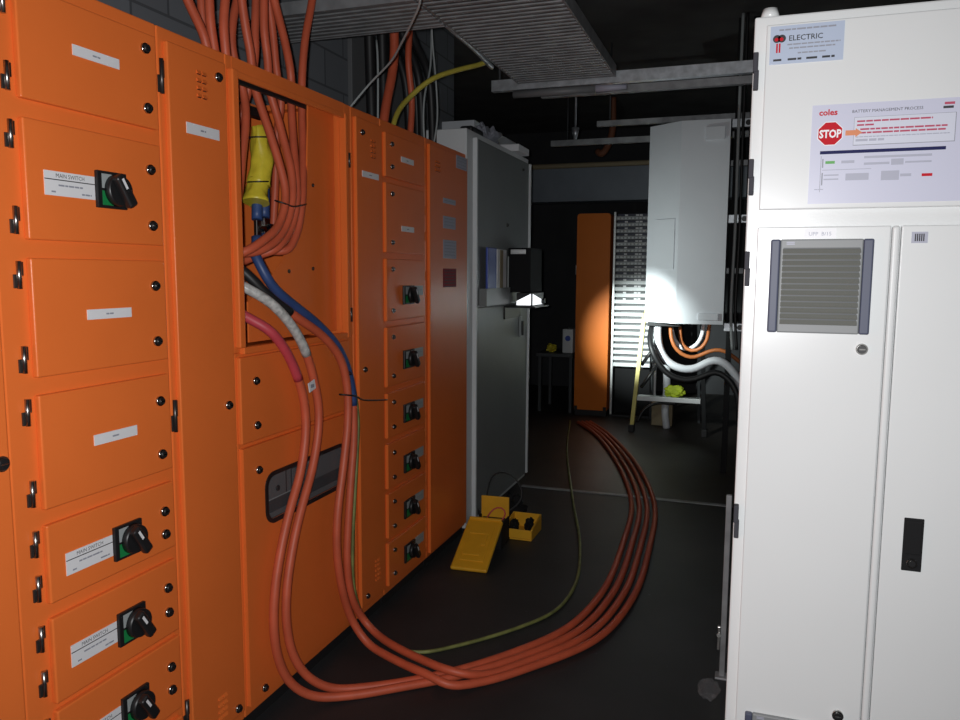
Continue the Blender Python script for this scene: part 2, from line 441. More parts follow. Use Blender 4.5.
LF.box(b, 2.26, 2.265, .735, .825, -.0125, -.0115, BLACK); LF.box(b, 2.29, 2.38, .70, .825, -.0125, -.011, DKGREY); LF.box(b, 2.30, 2.37, .74, .81, -.0115, -.0095, MGREY)
LF.cyl(b, 2.21, .765, -.0125, -.008, .010, BLACK, 14); LF.box(b, 2.13, 2.65, .672, .690, -.013, -.010, MGREY)
LF.box(b, 2.13, 2.30, .733, .737, -.0125, -.011, GREYP)
part('circuit_breaker', b, d)

# narrow column
t = column(2.767, 3.020, 'narrow orange switchboard column between the open cable compartment and the stack of six switches')
body(t, 2.767, 3.020); d = door(t, LF, 2.785, 3.008, .09, 2.105)
for v in (2.05, 1.10, .13): lock(d, LF, 2.83, v, r=.012)
name_strip(d, LF, 2.83, 2.975, 1.878, 1.902, 0); vent(d, LF, 2.93, 2.0, 4, 2); vent(d, LF, 2.93, .21, 5, 2)

# column of eight small doors
t = column(3.022, 3.505, 'orange switchboard column of eight small doors, beside the flat end panel with notices')
body(t, 3.022, 3.505)
ev = [(1.905, 2.09), (1.582, 1.880), (1.285, 1.556), (.995, 1.258), (.765, .967), (.535, .738), (.308, .512), (.085, .285)]
sw = [None, None, 1.395, 1.10, .850, .612, .393, .178]
for i, (v0, v1) in enumerate(ev):
    d = door(t, LF, 3.045, 3.468, v0, v1)
    for v in (v0+.045, v1-.045): lock(d, LF, 3.10, v, r=.011)
    hinge(d, LF, 3.480, (v0+v1)/2+.06, .022, ORANGE, -.010); hinge(d, LF, 3.480, (v0+v1)/2-.06, .022, ORANGE, -.010)
    if i < 2: c = 1.996 if i == 0 else 1.692; name_strip(d, LF, 3.200, 3.335, c-.012, c+.012, 0)
    else:
        rotary(d, LF, 3.262, sw[i], 0, .115, .085)
        b = B(); LF.box(b, 3.335, 3.435, sw[i]-.005, sw[i]+.040, 0, .002, GREYP); LF.dashes(b, 3.35, 3.42, sw[i]+.02, .0022, .005, INKL); part('label_plate', b, d)

# end panel
t = column(3.507, 4.072, 'orange switchboard end column with a flat panel carrying small paper notices')
body(t, 3.507, 4.072); d = door(t, LF, 3.53, 4.06, .07, 2.115)
vent(d, LF, 3.63, 2.02, 3, 3)
for (u0, u1, v0, v1, m) in ((3.70, 3.875, 1.848, 1.874, GREYS), (3.70, 3.875, 1.722, 1.784, GREYS), (3.70, 3.886, 1.570, 1.664, GREYS), (3.70, 3.886, 1.422, 1.518, REDM), (3.885, 4.045, 2.045, 2.112, GREYS)):
    b = B(); LF.box(b, u0, u1, v0, v1, 0, .0015, m)
    k = int((v1-v0)/.016)
    for q in range(k): LF.dashes(b, u0+.015, u1-.015, v1-.012-q*.016, .0017, .004, INK if m is REDM else INKL)
    part('notice', b, d)

# ------------------------------------------------------------------ grey cabinet with two doors
t = thing('grey_cabinet', 'tall light grey cabinet with two doors at the far end of the orange row', 'electrical cabinet', (-1.5, 4.66, 0))
b = B(); LF.box(b, 4.087, 5.345, .02, 2.285, -.62, -.015, GREYC, .005); part('body', b, t)
b = B(); LF.box(b, 4.09, 5.34, 0, .02, -.6, -.03, PLINTH); part('plinth', b, t)
d1 = door(t, LF, 4.215, 5.31, 1.305, 2.25, m=GREYD, bev=.006); d2 = door(t, LF, 4.215, 5.31, .05, 1.296, m=GREYD, bev=.006)
b = B(); LF.box(b, 4.190, 4.211, .05, 2.25, -.016, .010, GREYC, .004, 3); part('edge_strip', b, t)
b = B(); LF.box(b, 5.318, 5.342, .05, 2.25, -.016, .010, GREYC, .004, 3); part('edge_strip', b, t)
lock(d1, LF, 4.80, 1.80, r=.012); lock(d1, LF, 5.15, 2.19, r=.010)
b = B(); LF.box(b, 5.10, 5.135, 1.06, 1.20, 0, .014, GREYP, .004); LF.box(b, 5.108, 5.127, 1.07, 1.17, .014, .03, BLACK, .004); part('handle', b, d2)
b = B()   # open topped document pocket
LF.box(b, 4.27, 4.74, 1.302, 1.310, 0, .045, GREYD); LF.box(b, 4.27, 4.74, 1.310, 1.405, .041, .045, GREYD)
LF.box(b, 4.27, 4.274, 1.310, 1.405, 0, .041, GREYD); LF.box(b, 4.736, 4.74, 1.310, 1.405, 0, .041, GREYD)
part('document_pocket', b, d1)
b = B(); LF.box(b, 4.745, 5.10, 1.275, 1.285, 0, .21, BLACK, .002); LF.box(b, 4.745, 5.10, 1.20, 1.275, 0, .01, BLACK); part('shelf', b, d1)
b = B(); LF.box(b, 4.32, 4.49, 1.312, 1.645, .020, .034, BLUEF, .004); solo('blue_folder', b, 'blue folder standing in the grey cabinet document pocket', 'folder', LF.P(4.40, 1.312, .027))
b = B(); LF.box(b, 4.50, 4.69, 1.312, 1.640, .012, .034, LABEL, .003); LF.box(b, 4.55, 4.61, 1.313, 1.635, .034, .0365, CARD); solo('paper_folder', b, 'white folder with a tan strip standing beside the blue folder', 'folder', LF.P(4.6, 1.312, .025))
c = thing('document_case', 'black box file with a shiny top clasp on the grey cabinet shelf', 'case', LF.P(4.87, 1.372, .1))
b = B(); LF.box(b, 4.76, 5.05, 1.373, 1.655, .02, .17, BLACKM, .008, 3); part('box_body', b, c)
b = B(); b.box((-1.44, 4.752, 1.615), (-1.34, 4.7598, 1.645), ALU, .003); part('clasp', b, c)
b = B(); b.box((-1.46, 4.7555, 1.39), (-1.452, 4.7598, 1.60), GREYP, .001); part('spine_strip', b, c)
t = thing('work_lamp', 'lit black work lamp with two splayed white lenses on the cabinet shelf', 'lamp', LF.P(4.87, 1.2855, .15))
b = B(); b.box((-1.40, 4.76, 1.2855), (-1.30, 5.06, 1.370), BLACK, .003); part('housing', b, t)
b = B(); b.prism([(-1.398, 4.7565, 1.292), (-1.302, 4.7565, 1.292), (-1.302, 4.7565, 1.366), (-1.398, 4.7565, 1.318)], (0, .003, 0), LENS); part('lens', b, t)
b = B(); b.prism([(-1.2965, 4.764, 1.292), (-1.2965, 5.05, 1.292), (-1.2965, 5.05, 1.315), (-1.2965, 4.764, 1.366)], (-.003, 0, 0), LENS); part('lens', b, t)
b = B(); b.box((-1.302, 4.752, 1.286), (-1.293, 4.762, 1.372), BLACK, .002); part('corner_rib', b, t)
b = B(); b.cyl((-1.2945, 5.0, 1.312), (-1.275, 5.0, 1.312), .018, BLACK, 16); part('knob', b, t)
# things on the grey cabinet roof
b = B(); LF.box(b, 4.95, 5.2, 2.286, 2.33, -.35, .03, LABEL, .003); solo('flat_carton', b, 'flat white carton lying on the far corner of the grey cabinet roof', 'box', LF.P(5.07, 2.286, -.16))
b = B()
r = bmesh.ops.create_icosphere(b.bm, subdivisions=4, radius=1.)
for v in b.bm.verts:
    n = noise.noise(v.co*2.3)*.45+noise.noise(v.co*6)*.2
    v.co = Vector((-1.60+v.co.x*.07*(1+n), 4.72+v.co.y*.16*(1+n), 2.286+max(0, (v.co.z*.5+.5)*.11*(1+n))))
b.fin(INKL)
solo('crumpled_packaging', b, 'crumpled pale plastic packaging on the grey cabinet roof', 'packaging', (-1.60, 4.72, 2.286))
b = B(); LF.box(b, 4.25, 4.45, 2.286, 2.33, -.12, -.04, BLACK, .015, 3); solo('black_clip', b, 'small black plastic block on the grey cabinet roof near its front edge', 'block', LF.P(4.35, 2.286, -.08))

# ------------------------------------------------------------------ white cabinet
t = thing('white_cabinet', 'large white control cabinet with a grey louvred vent and paper notice', 'electrical cabinet', (.4, WY, 0))
b = B(); WF.box(b, -.012, .82, .08, 2.072, -.60, -.017, WHITEC, .004); WF.box(b, .2895, .3050, .10, 1.605, -.018, .002, WHITEC, .006, 3); part('body', b, t)
b = B(); WF.box(b, -.005, .81, 0, .08, -.58, -.03, PLINTH); part('plinth', b, t)
dU = door(t, WF, .014, .80, 1.644, 2.048, m=WHITEC, bev=.003); dL = door(t, WF, .013, .287, .12, 1.605, m=WHITEC, bev=.003); dR = door(t, WF, .3075, .80, .12, 1.605, m=WHITEC, bev=.003)
for d, vs in ((dU, (1.951, 1.718)), (dL, (1.511, .910, .3))):
    for v in vs:
        b = B(); WF.box(b, -.012, -.001, v-.002, v+.040, -.016, .006, HINGD, .002); WF.box(b, -.010, .001, v-.040, v+.002, -.016, .004, HINGD, .002); part('hinge', b, d)
def fan_vent(u0, u1, v0, v1):
    b = B(); w = u1-u0; k = w*.098
    WF.box(b, u0+k, u1-k, v0, v1, 0, .012, VENTF, .003)
    WF.box(b, u0+k*1.3, u1-k*1.3, v0+w*.09, v1-w*.09, .0115, .0125, DKGREY)
    f = part('filter_vent', b, dL)
    b = B(); WF.box(b, u0, u0+k, v0, v1, 0, .015, VENTB, .004, 3); part('side_trim', b, f); b = B(); WF.box(b, u1-k, u1, v0, v1, 0, .015, VENTB, .004, 3); part('side_trim', b, f)
    b = B(); n = 13; a0 = v0+w*.09; a1 = v1-w*.09; p = (a1-a0)/n
    for i in range(n):
        z = a0+p*i
        b.prism([WF.P(u0+k*1.25, z+p*.06, .0175), WF.P(u0+k*1.25, z+p*.26, .0205), WF.P(u0+k*1.25, z+p*.80, .0125), WF.P(u0+k*1.25, z+p*.06, .0122)], WF.u*(w-2.5*k), VENTG)
    part('louvres', b, f)
    b = B(); WF.box(b, u0+k*1.6, u0+k*1.6+.017, v1-w*.058, v1-w*.045, .0119, .0124, GREYS); WF.box(b, u0+k*1.6, u0+k*1.6+.017, v1-w*.038, v1-w*.027, .0119, .0124, GREYS); part('maker_mark', b, f)
fan_vent(.043, .254, 1.367, 1.577); fan_vent(.034, .205, .25, .440)
for u, v in ((.243, 1.334), (.239, .468)): lock(dL, WF, u, v, r=.0125)
b = B(); WF.box(b, .350, .390, .838, .960, -.001, .003, BLACKM, .002); WF.box(b, .354, .386, .878, .955, .003, .009, BLACKM, .003); WF.cyl(b, .370, .857, .003, .008, .011, CHROME); WF.cyl(b, .370, .857, .008, .009, .007, BLACK); part('swing_handle', b, dR)
b = B(); WF.box(b, .112, .178, 1.579, 1.600, 0, .0015, SIGNW); WF.text(b, 'UPP  B/15', .145, 1.5850, .0018, .0115, GREYS, 'CENTER', .01); part('label_plate', b, dL)
b = B(); WF.box(b, .327, .358, 1.567, 1.591, 0, .0015, GREYS)
for q in range(5): WF.box(b, .333+q*.004, .3355+q*.004, 1.571, 1.587, .0013, .0018, INK)
part('label_plate', b, dR)
# maker plate
b = B(); WF.box(b, .022, .172, 1.9615, 2.043, 0, .0015, PLATE); h = .0018
WF.dashes(b, .040, .155, 2.034, h, .0035, INKL)
WF.text(b, 'ELECTRIC', .060, 2.010, h, .0160, INK, 'LEFT', .012)
WF.cyl(b, .036, 2.016, .0012, h, .0085, INK, 16); WF.cyl(b, .046, 2.016, .0012, h, .0085, INK, 16); WF.cyl(b, .035, 2.0145, .0016, h+.0003, .004, RED, 12); WF.cyl(b, .0455, 2.0145, .0016, h+.0003, .004, RED, 12)
WF.box(b, .035, .0385, 1.986, 2.006, .0012, h, RED); WF.box(b, .0405, .044, 1.986, 2.006, .0012, h, RED)
WF.dashes(b, .058, .165, 2.002, h, .003, INKL); WF.dashes(b, .062, .155, 1.994, h, .003, INKL); WF.dashes(b, .080, .140, 1.983, h, .003, INKL)
for u0, u1 in ((.030, .050), (.060, .088), (.098, .120), (.130, .155)): WF.dashes(b, u0, u1, 1.9705, h, .0045, INK)
part('maker_plate', b, dU)
# laminated notice
b = B(); n0, n1, m0, m1 = .116, .413, 1.655, 1.868; WF.box(b, n0, n1, m0, m1, 0, .001, PAPER)
h = .0014
WF.text(b, 'coles', .130, 1.8455, h, .018, RED, 'LEFT', .03)
WF.text(b, 'BATTERY MANAGEMENT PROCESS', .196, 1.8475, h, .0088, INK, 'LEFT')
WF.dashes(b, .372, .394, 1.857, h, .005, REDT); WF.dashes(b, .370, .392, 1.849, h, .005, INK)
WF.box(b, .201, .3955, 1.778, 1.838, .0008, .00125, INKL); WF.box(b, .2018, .394, 1.7795, 1.8372, .0010, .0013, PAPERB)
cu, cv, rr = .1545, 1.806, .0275
def octa(r, h0, h1, m): b.prism([WF.P(cu+r*math.cos(math.radians(22.5+45*k)), cv+r*math.sin(math.radians(22.5+45*k)), h0) for k in range(8)], WF.n*(h1-h0), m)
octa(rr, .0008, .0012, SIGNW); octa(rr*.94, .0010, .0014, RED)
WF.text(b, 'STOP', cu, cv-.0085, .0018, .0235, SIGNW, 'CENTER', .035, .78)
b.prism([WF.P(u, v, .0013) for u, v in ((.185, 1.800), (.205, 1.800), (.205, 1.796), (.218, 1.8055), (.205, 1.815), (.205, 1.811), (.185, 1.811))], WF.n*.0005, ARROW)
WF.dashes(b, .207, .352, 1.829, h, .0036, REDT); WF.dashes(b, .207, .240, 1.821, h, .0036, REDT)
WF.dashes(b, .214, .380, 1.812, h, .0036, REDT); WF.dashes(b, .210, .377, 1.8045, h, .0036, REDT)
WF.dashes(b, .206, .385, 1.796, h, .0022, GREYS); WF.dashes(b, .206, .262, 1.789, h, .005, GREYS)
WF.box(b, .136, .380, 1.762, 1.769, .0008, .0013, NAVY)
WF.box(b, .1385, .1395, 1.68, 1.758, .0008, .0012, INKL)
WF.box(b, .148, .167, 1.741, 1.747, .0008, .0013, GRNS); WF.box(b, .338, .358, 1.708, 1.714, .0008, .0013, RED)
for u0, u1, v0, v1 in ((.180, .206, 1.741, 1.747), (.225, .355, 1.750, 1.755), (.225, .275, 1.736, 1.741), (.278, .302, 1.734, 1.747), (.305, .355, 1.737, 1.741), (.146, .176, 1.715, 1.718), (.146, .176, 1.706, 1.709), (.190, .236, 1.704, 1.719), (.260, .295, 1.702, 1.722), (.297, .318, 1.709, 1.715)):
    WF.box(b, u0, u1, v0, v1, .0008, .0013, GREYS)
WF.box(b, .142, .24, 1.7270, 1.7285, .0008, .0013, GREYS); WF.dashes(b, .128, .147, 1.686, h, .002, GREYS)
for v0, v1 in ((1.733, 1.752), (1.695, 1.722)): WF.box(b, .1415, .1440, v0, v1, .0008, .0013, INKL)
part('laminated_notice', b, dU)
b = B(); b.cyl((.02, WY+.05, 2.072), (.02, WY+.05, 2.096), .022, WHITEC, 20, .016); part('lifting_cap', b, t)

# ------------------------------------------------------------------ thick orange cables dropping into the open compartment
CR = .0145
def orange_cable(pts, label, r=CR, grp='thick orange cables entering the open compartment', m=CABLE, name='power_cable', cat='cable'):
    b = B(); b.tube(pts, r, m, 12, .02); return solo(name, b, label, cat, pts[0], grp)
def up(p, q, z=3.29):
    d = Vector(q)-Vector(p); d = d/max(d.z, .01); k = z-q[2]
    e = Vector(q)+Vector((d.x*.5, d.y*.5, 1))*min(k, .25); return [(e.x, e.y, z), tuple(e)]
ris = {
 'a': [(-1.6, 2.047, 2.206), (-1.6, 2.009, 2.253), (-1.6, 1.964, 2.307)],
 'b': [(-1.6, 2.085, 2.204), (-1.6, 2.074, 2.266), (-1.6, 2.073, 2.342)],
 'c': [(-1.575, 2.11, 2.195), (-1.575, 2.105, 2.269), (-1.575, 2.12, 2.347)],
 'd': [(-1.72, 2.342, 2.264), (-1.72, 2.352, 2.36), (-1.72, 2.385, 2.456)],
 'e': [(-1.6, 2.28, 2.212), (-1.6, 2.256, 2.289), (-1.6, 2.234, 2.395)],
 'f': [(-1.7, 2.446, 2.259), (-1.7, 2.45, 2.353), (-1.7, 2.462, 2.479)],
 'g': [(-1.6, 2.377, 2.217), (-1.6, 2.358, 2.317), (-1.6, 2.363, 2.436)],
 'h': [(-1.7, 2.576, 2.256), (-1.7, 2.562, 2.367), (-1.7, 2.536, 2.503)],
 'i': [(-1.6, 2.519, 2.207), (-1.58, 2.448, 2.314), (-1.56, 2.356, 2.43)],
 'j': [(-1.6, 2.592, 2.206), (-1.6, 2.619, 2.356), (-1.6, 2.682, 2.54)],
 'k': [(-1.75, 2.247, 2.25), (-1.75, 2.229, 2.34), (-1.75, 2.226, 2.408)]}
low = {
 'a': [(-1.60, 2.062, 2.12), (-1.62, 2.065, 1.9), (-1.63, 2.065, 1.6)],
 'b': [(-1.60, 2.098, 2.12), (-1.66, 2.10, 1.9), (-1.67, 2.10, 1.6)],
 'c': [(-1.585, 2.13, 2.12), (-1.615, 2.125, 1.95), (-1.63, 2.135, 1.60)],
 'd': [(-1.70, 2.376, 2.112), (-1.68, 2.354, 2.023), (-1.67, 2.311, 1.88), (-1.66, 2.268, 1.741), (-1.67, 2.21, 1.58)],
 'e': [(-1.6, 2.287, 2.13), (-1.575, 2.298, 2.039), (-1.54, 2.3, 1.939), (-1.51, 2.303, 1.84), (-1.492, 2.302, 1.756), (-1.485, 2.246, 1.653), (-1.485, 2.159, 1.6), (-1.505, 2.086, 1.56), (-1.56, 2.055, 1.54)],
 'f': [(-1.74, 2.44, 2.11), (-1.82, 2.43, 1.9), (-1.84, 2.42, 1.5)],
 'g': [(-1.6, 2.379, 2.13), (-1.585, 2.401, 2.043), (-1.555, 2.4, 1.939), (-1.525, 2.388, 1.851), (-1.508, 2.37, 1.763), (-1.502, 2.313, 1.653), (-1.503, 2.218, 1.583), (-1.535, 2.130, 1.556), (-1.59, 2.09, 1.575)],
 'h': [(-1.7, 2.606, 2.12), (-1.72, 2.609, 2.05), (-1.74, 2.61, 1.8), (-1.75, 2.60, 1.62)],
 'i': [(-1.6, 2.516, 2.125), (-1.59, 2.503, 2.045), (-1.565, 2.473, 1.933), (-1.535, 2.435, 1.839), (-1.52, 2.414, 1.75), (-1.519, 2.367, 1.643), (-1.524, 2.268, 1.568), (-1.565, 2.245, 1.556), (-1.63, 2.24, 1.53)],
 'j': [(-1.6, 2.589, 2.126), (-1.595, 2.579, 2.059), (-1.57, 2.541, 1.943), (-1.54, 2.488, 1.828), (-1.522, 2.449, 1.743), (-1.519, 2.408, 1.636), (-1.522, 2.340, 1.565), (-1.56, 2.315, 1.572), (-1.63, 2.30, 1.56)],
 'k': [(-1.76, 2.25, 2.12), (-1.78, 2.26, 1.9), (-1.78, 2.26, 1.5)]}
lab = {
 'a': 'thick orange cable at the left edge of the roof bundle, leaning left as it rises',
 'b': 'thick orange cable rising straight from the roof, second from the left of the bundle',
 'c': 'thick orange cable rising upright, third from the left of the roof bundle',
 'd': 'thick orange cable in the back row of the roof bundle, just right of the gap',
 'e': 'thick orange cable from the roof that sweeps outermost left past the yellow wrapping',
 'f': 'thick orange cable at the back of the roof bundle, close behind its middle cable',
 'g': 'thick orange cable second in front of the yellow wrapping, rising upright above the roof',
 'h': 'thick orange cable in the back row at the right of the roof bundle',
 'i': 'thick orange cable leaning steeply left above the roof, third across the open compartment',
 'j': 'thick orange cable standing apart at the right end of the roof bundle',
 'k': 'short visible orange cable at the very back of the roof bundle on the left'}
for k in 'abcdefghijk':
    r = ris[k]; pts = up(r[1], r[2])+r[::-1]+low[k]
    orange_cable(pts, lab[k])
# yellow insulating wrap round a conductor behind the cables
b = B()
b.tube([(-1.65, 2.372, 2.005), (-1.645, 2.383, 1.95), (-1.645, 2.390, 1.89), (-1.645, 2.378, 1.837), (-1.645, 2.368, 1.80)], .038, YWRAP, 20, .010, rfun=lambda t: .55+.45*min(1, t*1.6))
b.tube([(-1.645, 2.370, 1.815), (-1.645, 2.355, 1.775), (-1.642, 2.345, 1.738)], .036, YWRAP, 20, .010, rfun=lambda t: 1.-.2*math.sin(t*3.1)+.30*t)
for v in b.bm.verts:
    k = noise.noise(Vector((v.co.x*60, v.co.y*60, v.co.z*14)))*.008; v.co.x += k; v.co.y += k
w = solo('cable_wrap', b, 'yellow plastic wrapping tied round a cable inside the open compartment', 'wrapping', (-1.645, 2.35, 1.74))
for z, y in ((1.965, 2.380), (1.812, 2.371)):
    b = B(); b.tube([(-1.647+.0400*math.cos(a*math.pi/8), y+.0400*math.sin(a*math.pi/8), z+.004*math.sin(a*math.pi/8)) for a in range(17)], .003, BLACK, 6, raw=True); part('tape_band', b, w)
# zip tie round the four cables
b = B(); b.tube([(-1.51, 2.262, 1.735), (-1.484, 2.265, 1.728), (-1.472, 2.290, 1.720), (-1.485, 2.339, 1.719), (-1.497, 2.392, 1.728), (-1.503, 2.438, 1.735), (-1.515, 2.466, 1.740)], .003, BLACK, 6)
solo('cable_tie', b, 'black cable tie across the curved orange cables in the open compartment', 'cable tie', (-1.55, 2.44, 1.73))

# ------------------------------------------------------------------ cables draping out of the compartment and over the floor
flc = [Vector(p) for p in ((-.983, 2.526, .018), (-.773, 2.727, .018), (-.599, 3.018, .018), (-.518, 3.46, .018), (-.526, 4.16, .018), (-.585, 4.922, .018), (-.83, 5.936, .018), (-1.225, 7.02, .018), (-1.50, 7.55, .018))]
def lane(off, start=1, z=.0165):
    out = []
    for i in range(start, len(flc)):
        d = (flc[min(i+1, len(flc)-1)]-flc[max(i-1, 0)]); d.z = 0; d.normalize()
        n = Vector((d.y, -d.x, 0)); o = off*(1.1 if 2 <= i <= 6 else .95)
        p = flc[i]+n*o; out.append((p.x, p.y, z))
    return out
GR2 = 'four heavy orange cables looping over the floor'
def draped(path, split, sleeve, label, slabel, r=.0155):
    P = spline(path, .02, 3)
    k = min(range(len(P)), key=lambda i: (P[i]-Vector(split)).length)
    b = B(); b.tube(P[k:], r, CABLE, 14, raw=True); o = solo('power_cable', b, label, 'cable', tuple(P[k]), GR2)
    b = B(); b.tube(P[:k+3], r*1.07, sleeve, 14, raw=True); part('phase_sleeve', b, o, label=slabel)
    return o
red = [(-1.60, 2.065, 1.42), (-1.52, 2.100, 1.353), (-1.462, 2.13, 1.318), (-1.445, 2.186, 1.259), (-1.445, 2.26, 1.167), (-1.445, 2.312, 1.056), (-1.445, 2.321, .948), (-1.445, 2.284, .814), (-1.445, 2.21, .692), (-1.445, 2.151, .572), (-1.445, 2.111, .448), (-1.443, 2.095, .334), (-1.438, 2.108, .215), (-1.42, 2.155, .10), (-1.37, 2.21, .035), (-1.27, 2.285, .0165), (-1.12, 2.40, .0165), (-.98, 2.518, .0165)]+lane(-.022)
draped(red, (-1.445, 2.255, 1.175), PINK, 'heavy orange cable with a red sleeve, leftmost of those hanging to the floor', 'red sleeve')
white = [(-1.60, 2.065, 1.50), (-1.52, 2.095, 1.449), (-1.475, 2.148, 1.41), (-1.45, 2.215, 1.349), (-1.445, 2.313, 1.247), (-1.445, 2.38, 1.117), (-1.445, 2.41, 1.004), (-1.445, 2.40, .914), (-1.445, 2.355, .796), (-1.445, 2.278, .672), (-1.445, 2.224, .564), (-1.442, 2.175, .423), (-1.438, 2.164, .303), (-1.428, 2.185, .185), (-1.40, 2.23, .09), (-1.34, 2.285, .03), (-1.24, 2.355, .0165), (-1.10, 2.455, .0165), (-.98, 2.568, .0165)]+lane(-.066)
wc = draped(white, (-1.445, 2.32, 1.24), CLEAR, 'heavy orange cable with a long pale grey sleeve and paper tag', 'pale grey sleeve')
b = B(); b.box((-1.432, 2.320, 1.085), (-1.428, 2.362, 1.119), LABEL, .001, rot=Matrix.Rotation(.25, 3, 'X')); b.box((-1.4278, 2.330, 1.096), (-1.4272, 2.352, 1.108), INKL); part('cable_tag', b, wc)
or3 = [(-1.59, 2.105, 1.535), (-1.55, 2.118, 1.51), (-1.52, 2.138, 1.474), (-1.492, 2.183, 1.419), (-1.458, 2.288, 1.348), (-1.428, 2.432, 1.263), (-1.415, 2.522, 1.175), (-1.41, 2.555, 1.077), (-1.41, 2.559, .943), (-1.41, 2.515, .76), (-1.41, 2.473, .618), (-1.41, 2.461, .469), (-1.408, 2.495, .297), (-1.398, 2.56, .14), (-1.34, 2.565, .065), (-1.24, 2.525, .053), (-1.12, 2.475, .053), (-1.03, 2.447, .052), (-.96, 2.44, .032), (-.86, 2.53, .0165)]+lane(.066)
draped(or3, (-1.475, 2.24, 1.385), BLACKC, 'heavy orange cable with a short black sleeve, hanging just in front of the blue one', 'black sleeve')
blue = [(-1.552, 2.192, 1.568), (-1.524, 2.190, 1.520), (-1.509, 2.205, 1.475), (-1.500, 2.235, 1.440), (-1.487, 2.309, 1.392), (-1.466, 2.461, 1.302), (-1.450, 2.577, 1.202), (-1.446, 2.645, 1.085), (-1.446, 2.668, .979), (-1.446, 2.668, .837), (-1.446, 2.64, .682), (-1.446, 2.615, .526), (-1.445, 2.60, .371), (-1.44, 2.625, .21), (-1.41, 2.68, .09), (-1.34, 2.66, .052), (-1.22, 2.59, .053), (-1.10, 2.54, .053), (-1.0, 2.507, .053), (-.93, 2.515, .042), (-.86, 2.585, .0165)]+lane(.022)
draped(blue, (-1.446, 2.660, 1.03), BLUE, 'heavy orange cable with a long blue sleeve, rightmost of those hanging to the floor', 'blue sleeve')
green = [(-1.5255, 2.262, 1.426), (-1.512, 2.353, 1.364), (-1.490, 2.508, 1.270), (-1.474, 2.628, 1.18), (-1.464, 2.694, 1.075), (-1.455, 2.723, .91), (-1.455, 2.712, .79), (-1.455, 2.69, .633), (-1.455, 2.665, .437), (-1.45, 2.66, .234), (-1.435, 2.735, .06), (-1.37, 2.725, .010), (-1.27, 2.668, .008), (-1.165, 2.672, .008), (-1.04, 2.781, .008), (-.856, 3.015, .008), (-.756, 3.215, .008), (-.731, 3.533, .008), (-.821, 4.083, .008), (-1.04, 4.906, .008), (-1.398, 6.316, .008), (-1.655, 7.60, .008)]
b = B(); b.tube(green, .0075, YGCAB, 10)
solo('earth_cable', b, 'thin green and yellow earth cable curving across the dark floor', 'cable', green[0])
b = B(); b.tube([(-1.428, 2.525, 1.045), (-1.388, 2.545, 1.040), (-1.40, 2.60, 1.03), (-1.43, 2.70, 1.00), (-1.462, 2.80, .978), (-1.465, 2.90, .962), (-1.468, 3.015, .946)], .0035, BLACK, 6)
solo('cable_tie', b, 'black tie with a long tail round the hanging cables, touching the narrow orange door', 'cable tie', (-1.40, 2.60, 1.03))
b = B(); b.tube([(-1.425, 2.54, 1.125), (-1.392, 2.545, 1.115), (-1.395, 2.57, 1.12), (-1.428, 2.58, 1.13)], .003, BLACK, 6)
solo('cable_tie', b, 'short black tie round the front hanging cable above the long-tailed tie', 'cable tie', (-1.4, 2.55, 1.12))

# ------------------------------------------------------------------ overhead trays and cables
t = thing('cable_tray', 'long galvanised slatted cable tray hung under the ceiling along the aisle', 'cable tray', (-.95, 3.0, 2.5))
for x0, x1 in ((-1.215, -1.205), (-.700, -.690)):
    b = B(); b.box((x0, 1.0, 2.502), (x1, 4.12, 2.56), GALVD, .001); part('side_rail', b, t)
b = B(); y = 1.05
while y < 4.1:
    b.box((-1.205, y, 2.502), (-.700, y+.024, 2.507), GALVD); b.box((-1.205, y+.018, 2.502), (-.700, y+.022, 2.514), GALVD); y += .044
b.box((-1.205, 1.0, 2.53), (-.70, 4.1, 2.535), DKGREY)
part('slatted_base', b, t)
t = thing('cable_tray', 'short dark slatted cable tray crossing to the left wall above the cables', 'cable tray', (-1.7, 2.92, 2.5))
b = B()
for q in range(8): b.box((-2.14, 2.765+q*.042, 2.502), (-1.222, 2.765+q*.042+.025, 2.508), GALVD)
b.box((-2.14, 2.76, 2.53), (-1.222, 3.08, 2.535), DKGREY); part('slatted_base', b, t)
b = B(); b.box((-2.14, 3.075, 2.500), (-1.222, 3.085, 2.55), GALVD, .001); part('side_rail', b, t)
b = B(); b.box((-2.14, 2.752, 2.500), (-1.222, 2.762, 2.55), GALVD, .001); part('side_rail', b, t)
# small bent arm bracket beside the tray
b = B(); b.tube([(-1.225, 3.10, 2.515), (-1.225, 3.5, 2.505), (-1.225, 3.70, 2.49)], .012, GALV, 8); solo('hanging_bracket', b, 'short galvanised arm running along the left edge of the long tray', 'bracket', (-1.225, 3.4, 2.5))
def strut(x0, x1, y, z, label, w=.041, hgt=.058, rods=(), GALV=GALVD):
    t = thing('ceiling_strut', label, 'support strut', ((x0+x1)/2, y, z), 'ceiling struts')
    b = B()
    b.box((x0, y, z), (x1, y+.003, z+hgt), GALV); b.box((x0, y+w-.003, z), (x1, y+w, z+hgt), GALV); b.box((x0, y+.003, z), (x1, y+w-.003, z+.003), GALV)
    b.box((x0, y+.003, z+hgt-.002), (x1, y+.012, z+hgt), GALV); b.box((x0, y+w-.012, z+hgt-.002), (x1, y+w-.003, z+hgt), GALV); part('channel', b, t)
    for x in rods:
        b = B(); b.cyl((x, y+w/2, z+.003), (x, y+w/2, 3.299), .006, DKGREY, 8); b.box((x-.02, y+.004, z+.003), (x+.02, y+w-.004, z+.012), GALV); b.cyl((x, y+w/2, z+.012), (x, y+w/2, z+.03), .012, GALV, 6, smooth=False); part('threaded_rod', b, t)
strut(-1.37, 1.2, 4.135, 2.478, 'bright galvanised strut under the far end of the long slatted tray', rods=(-1.33, .9), GALV=GALV)
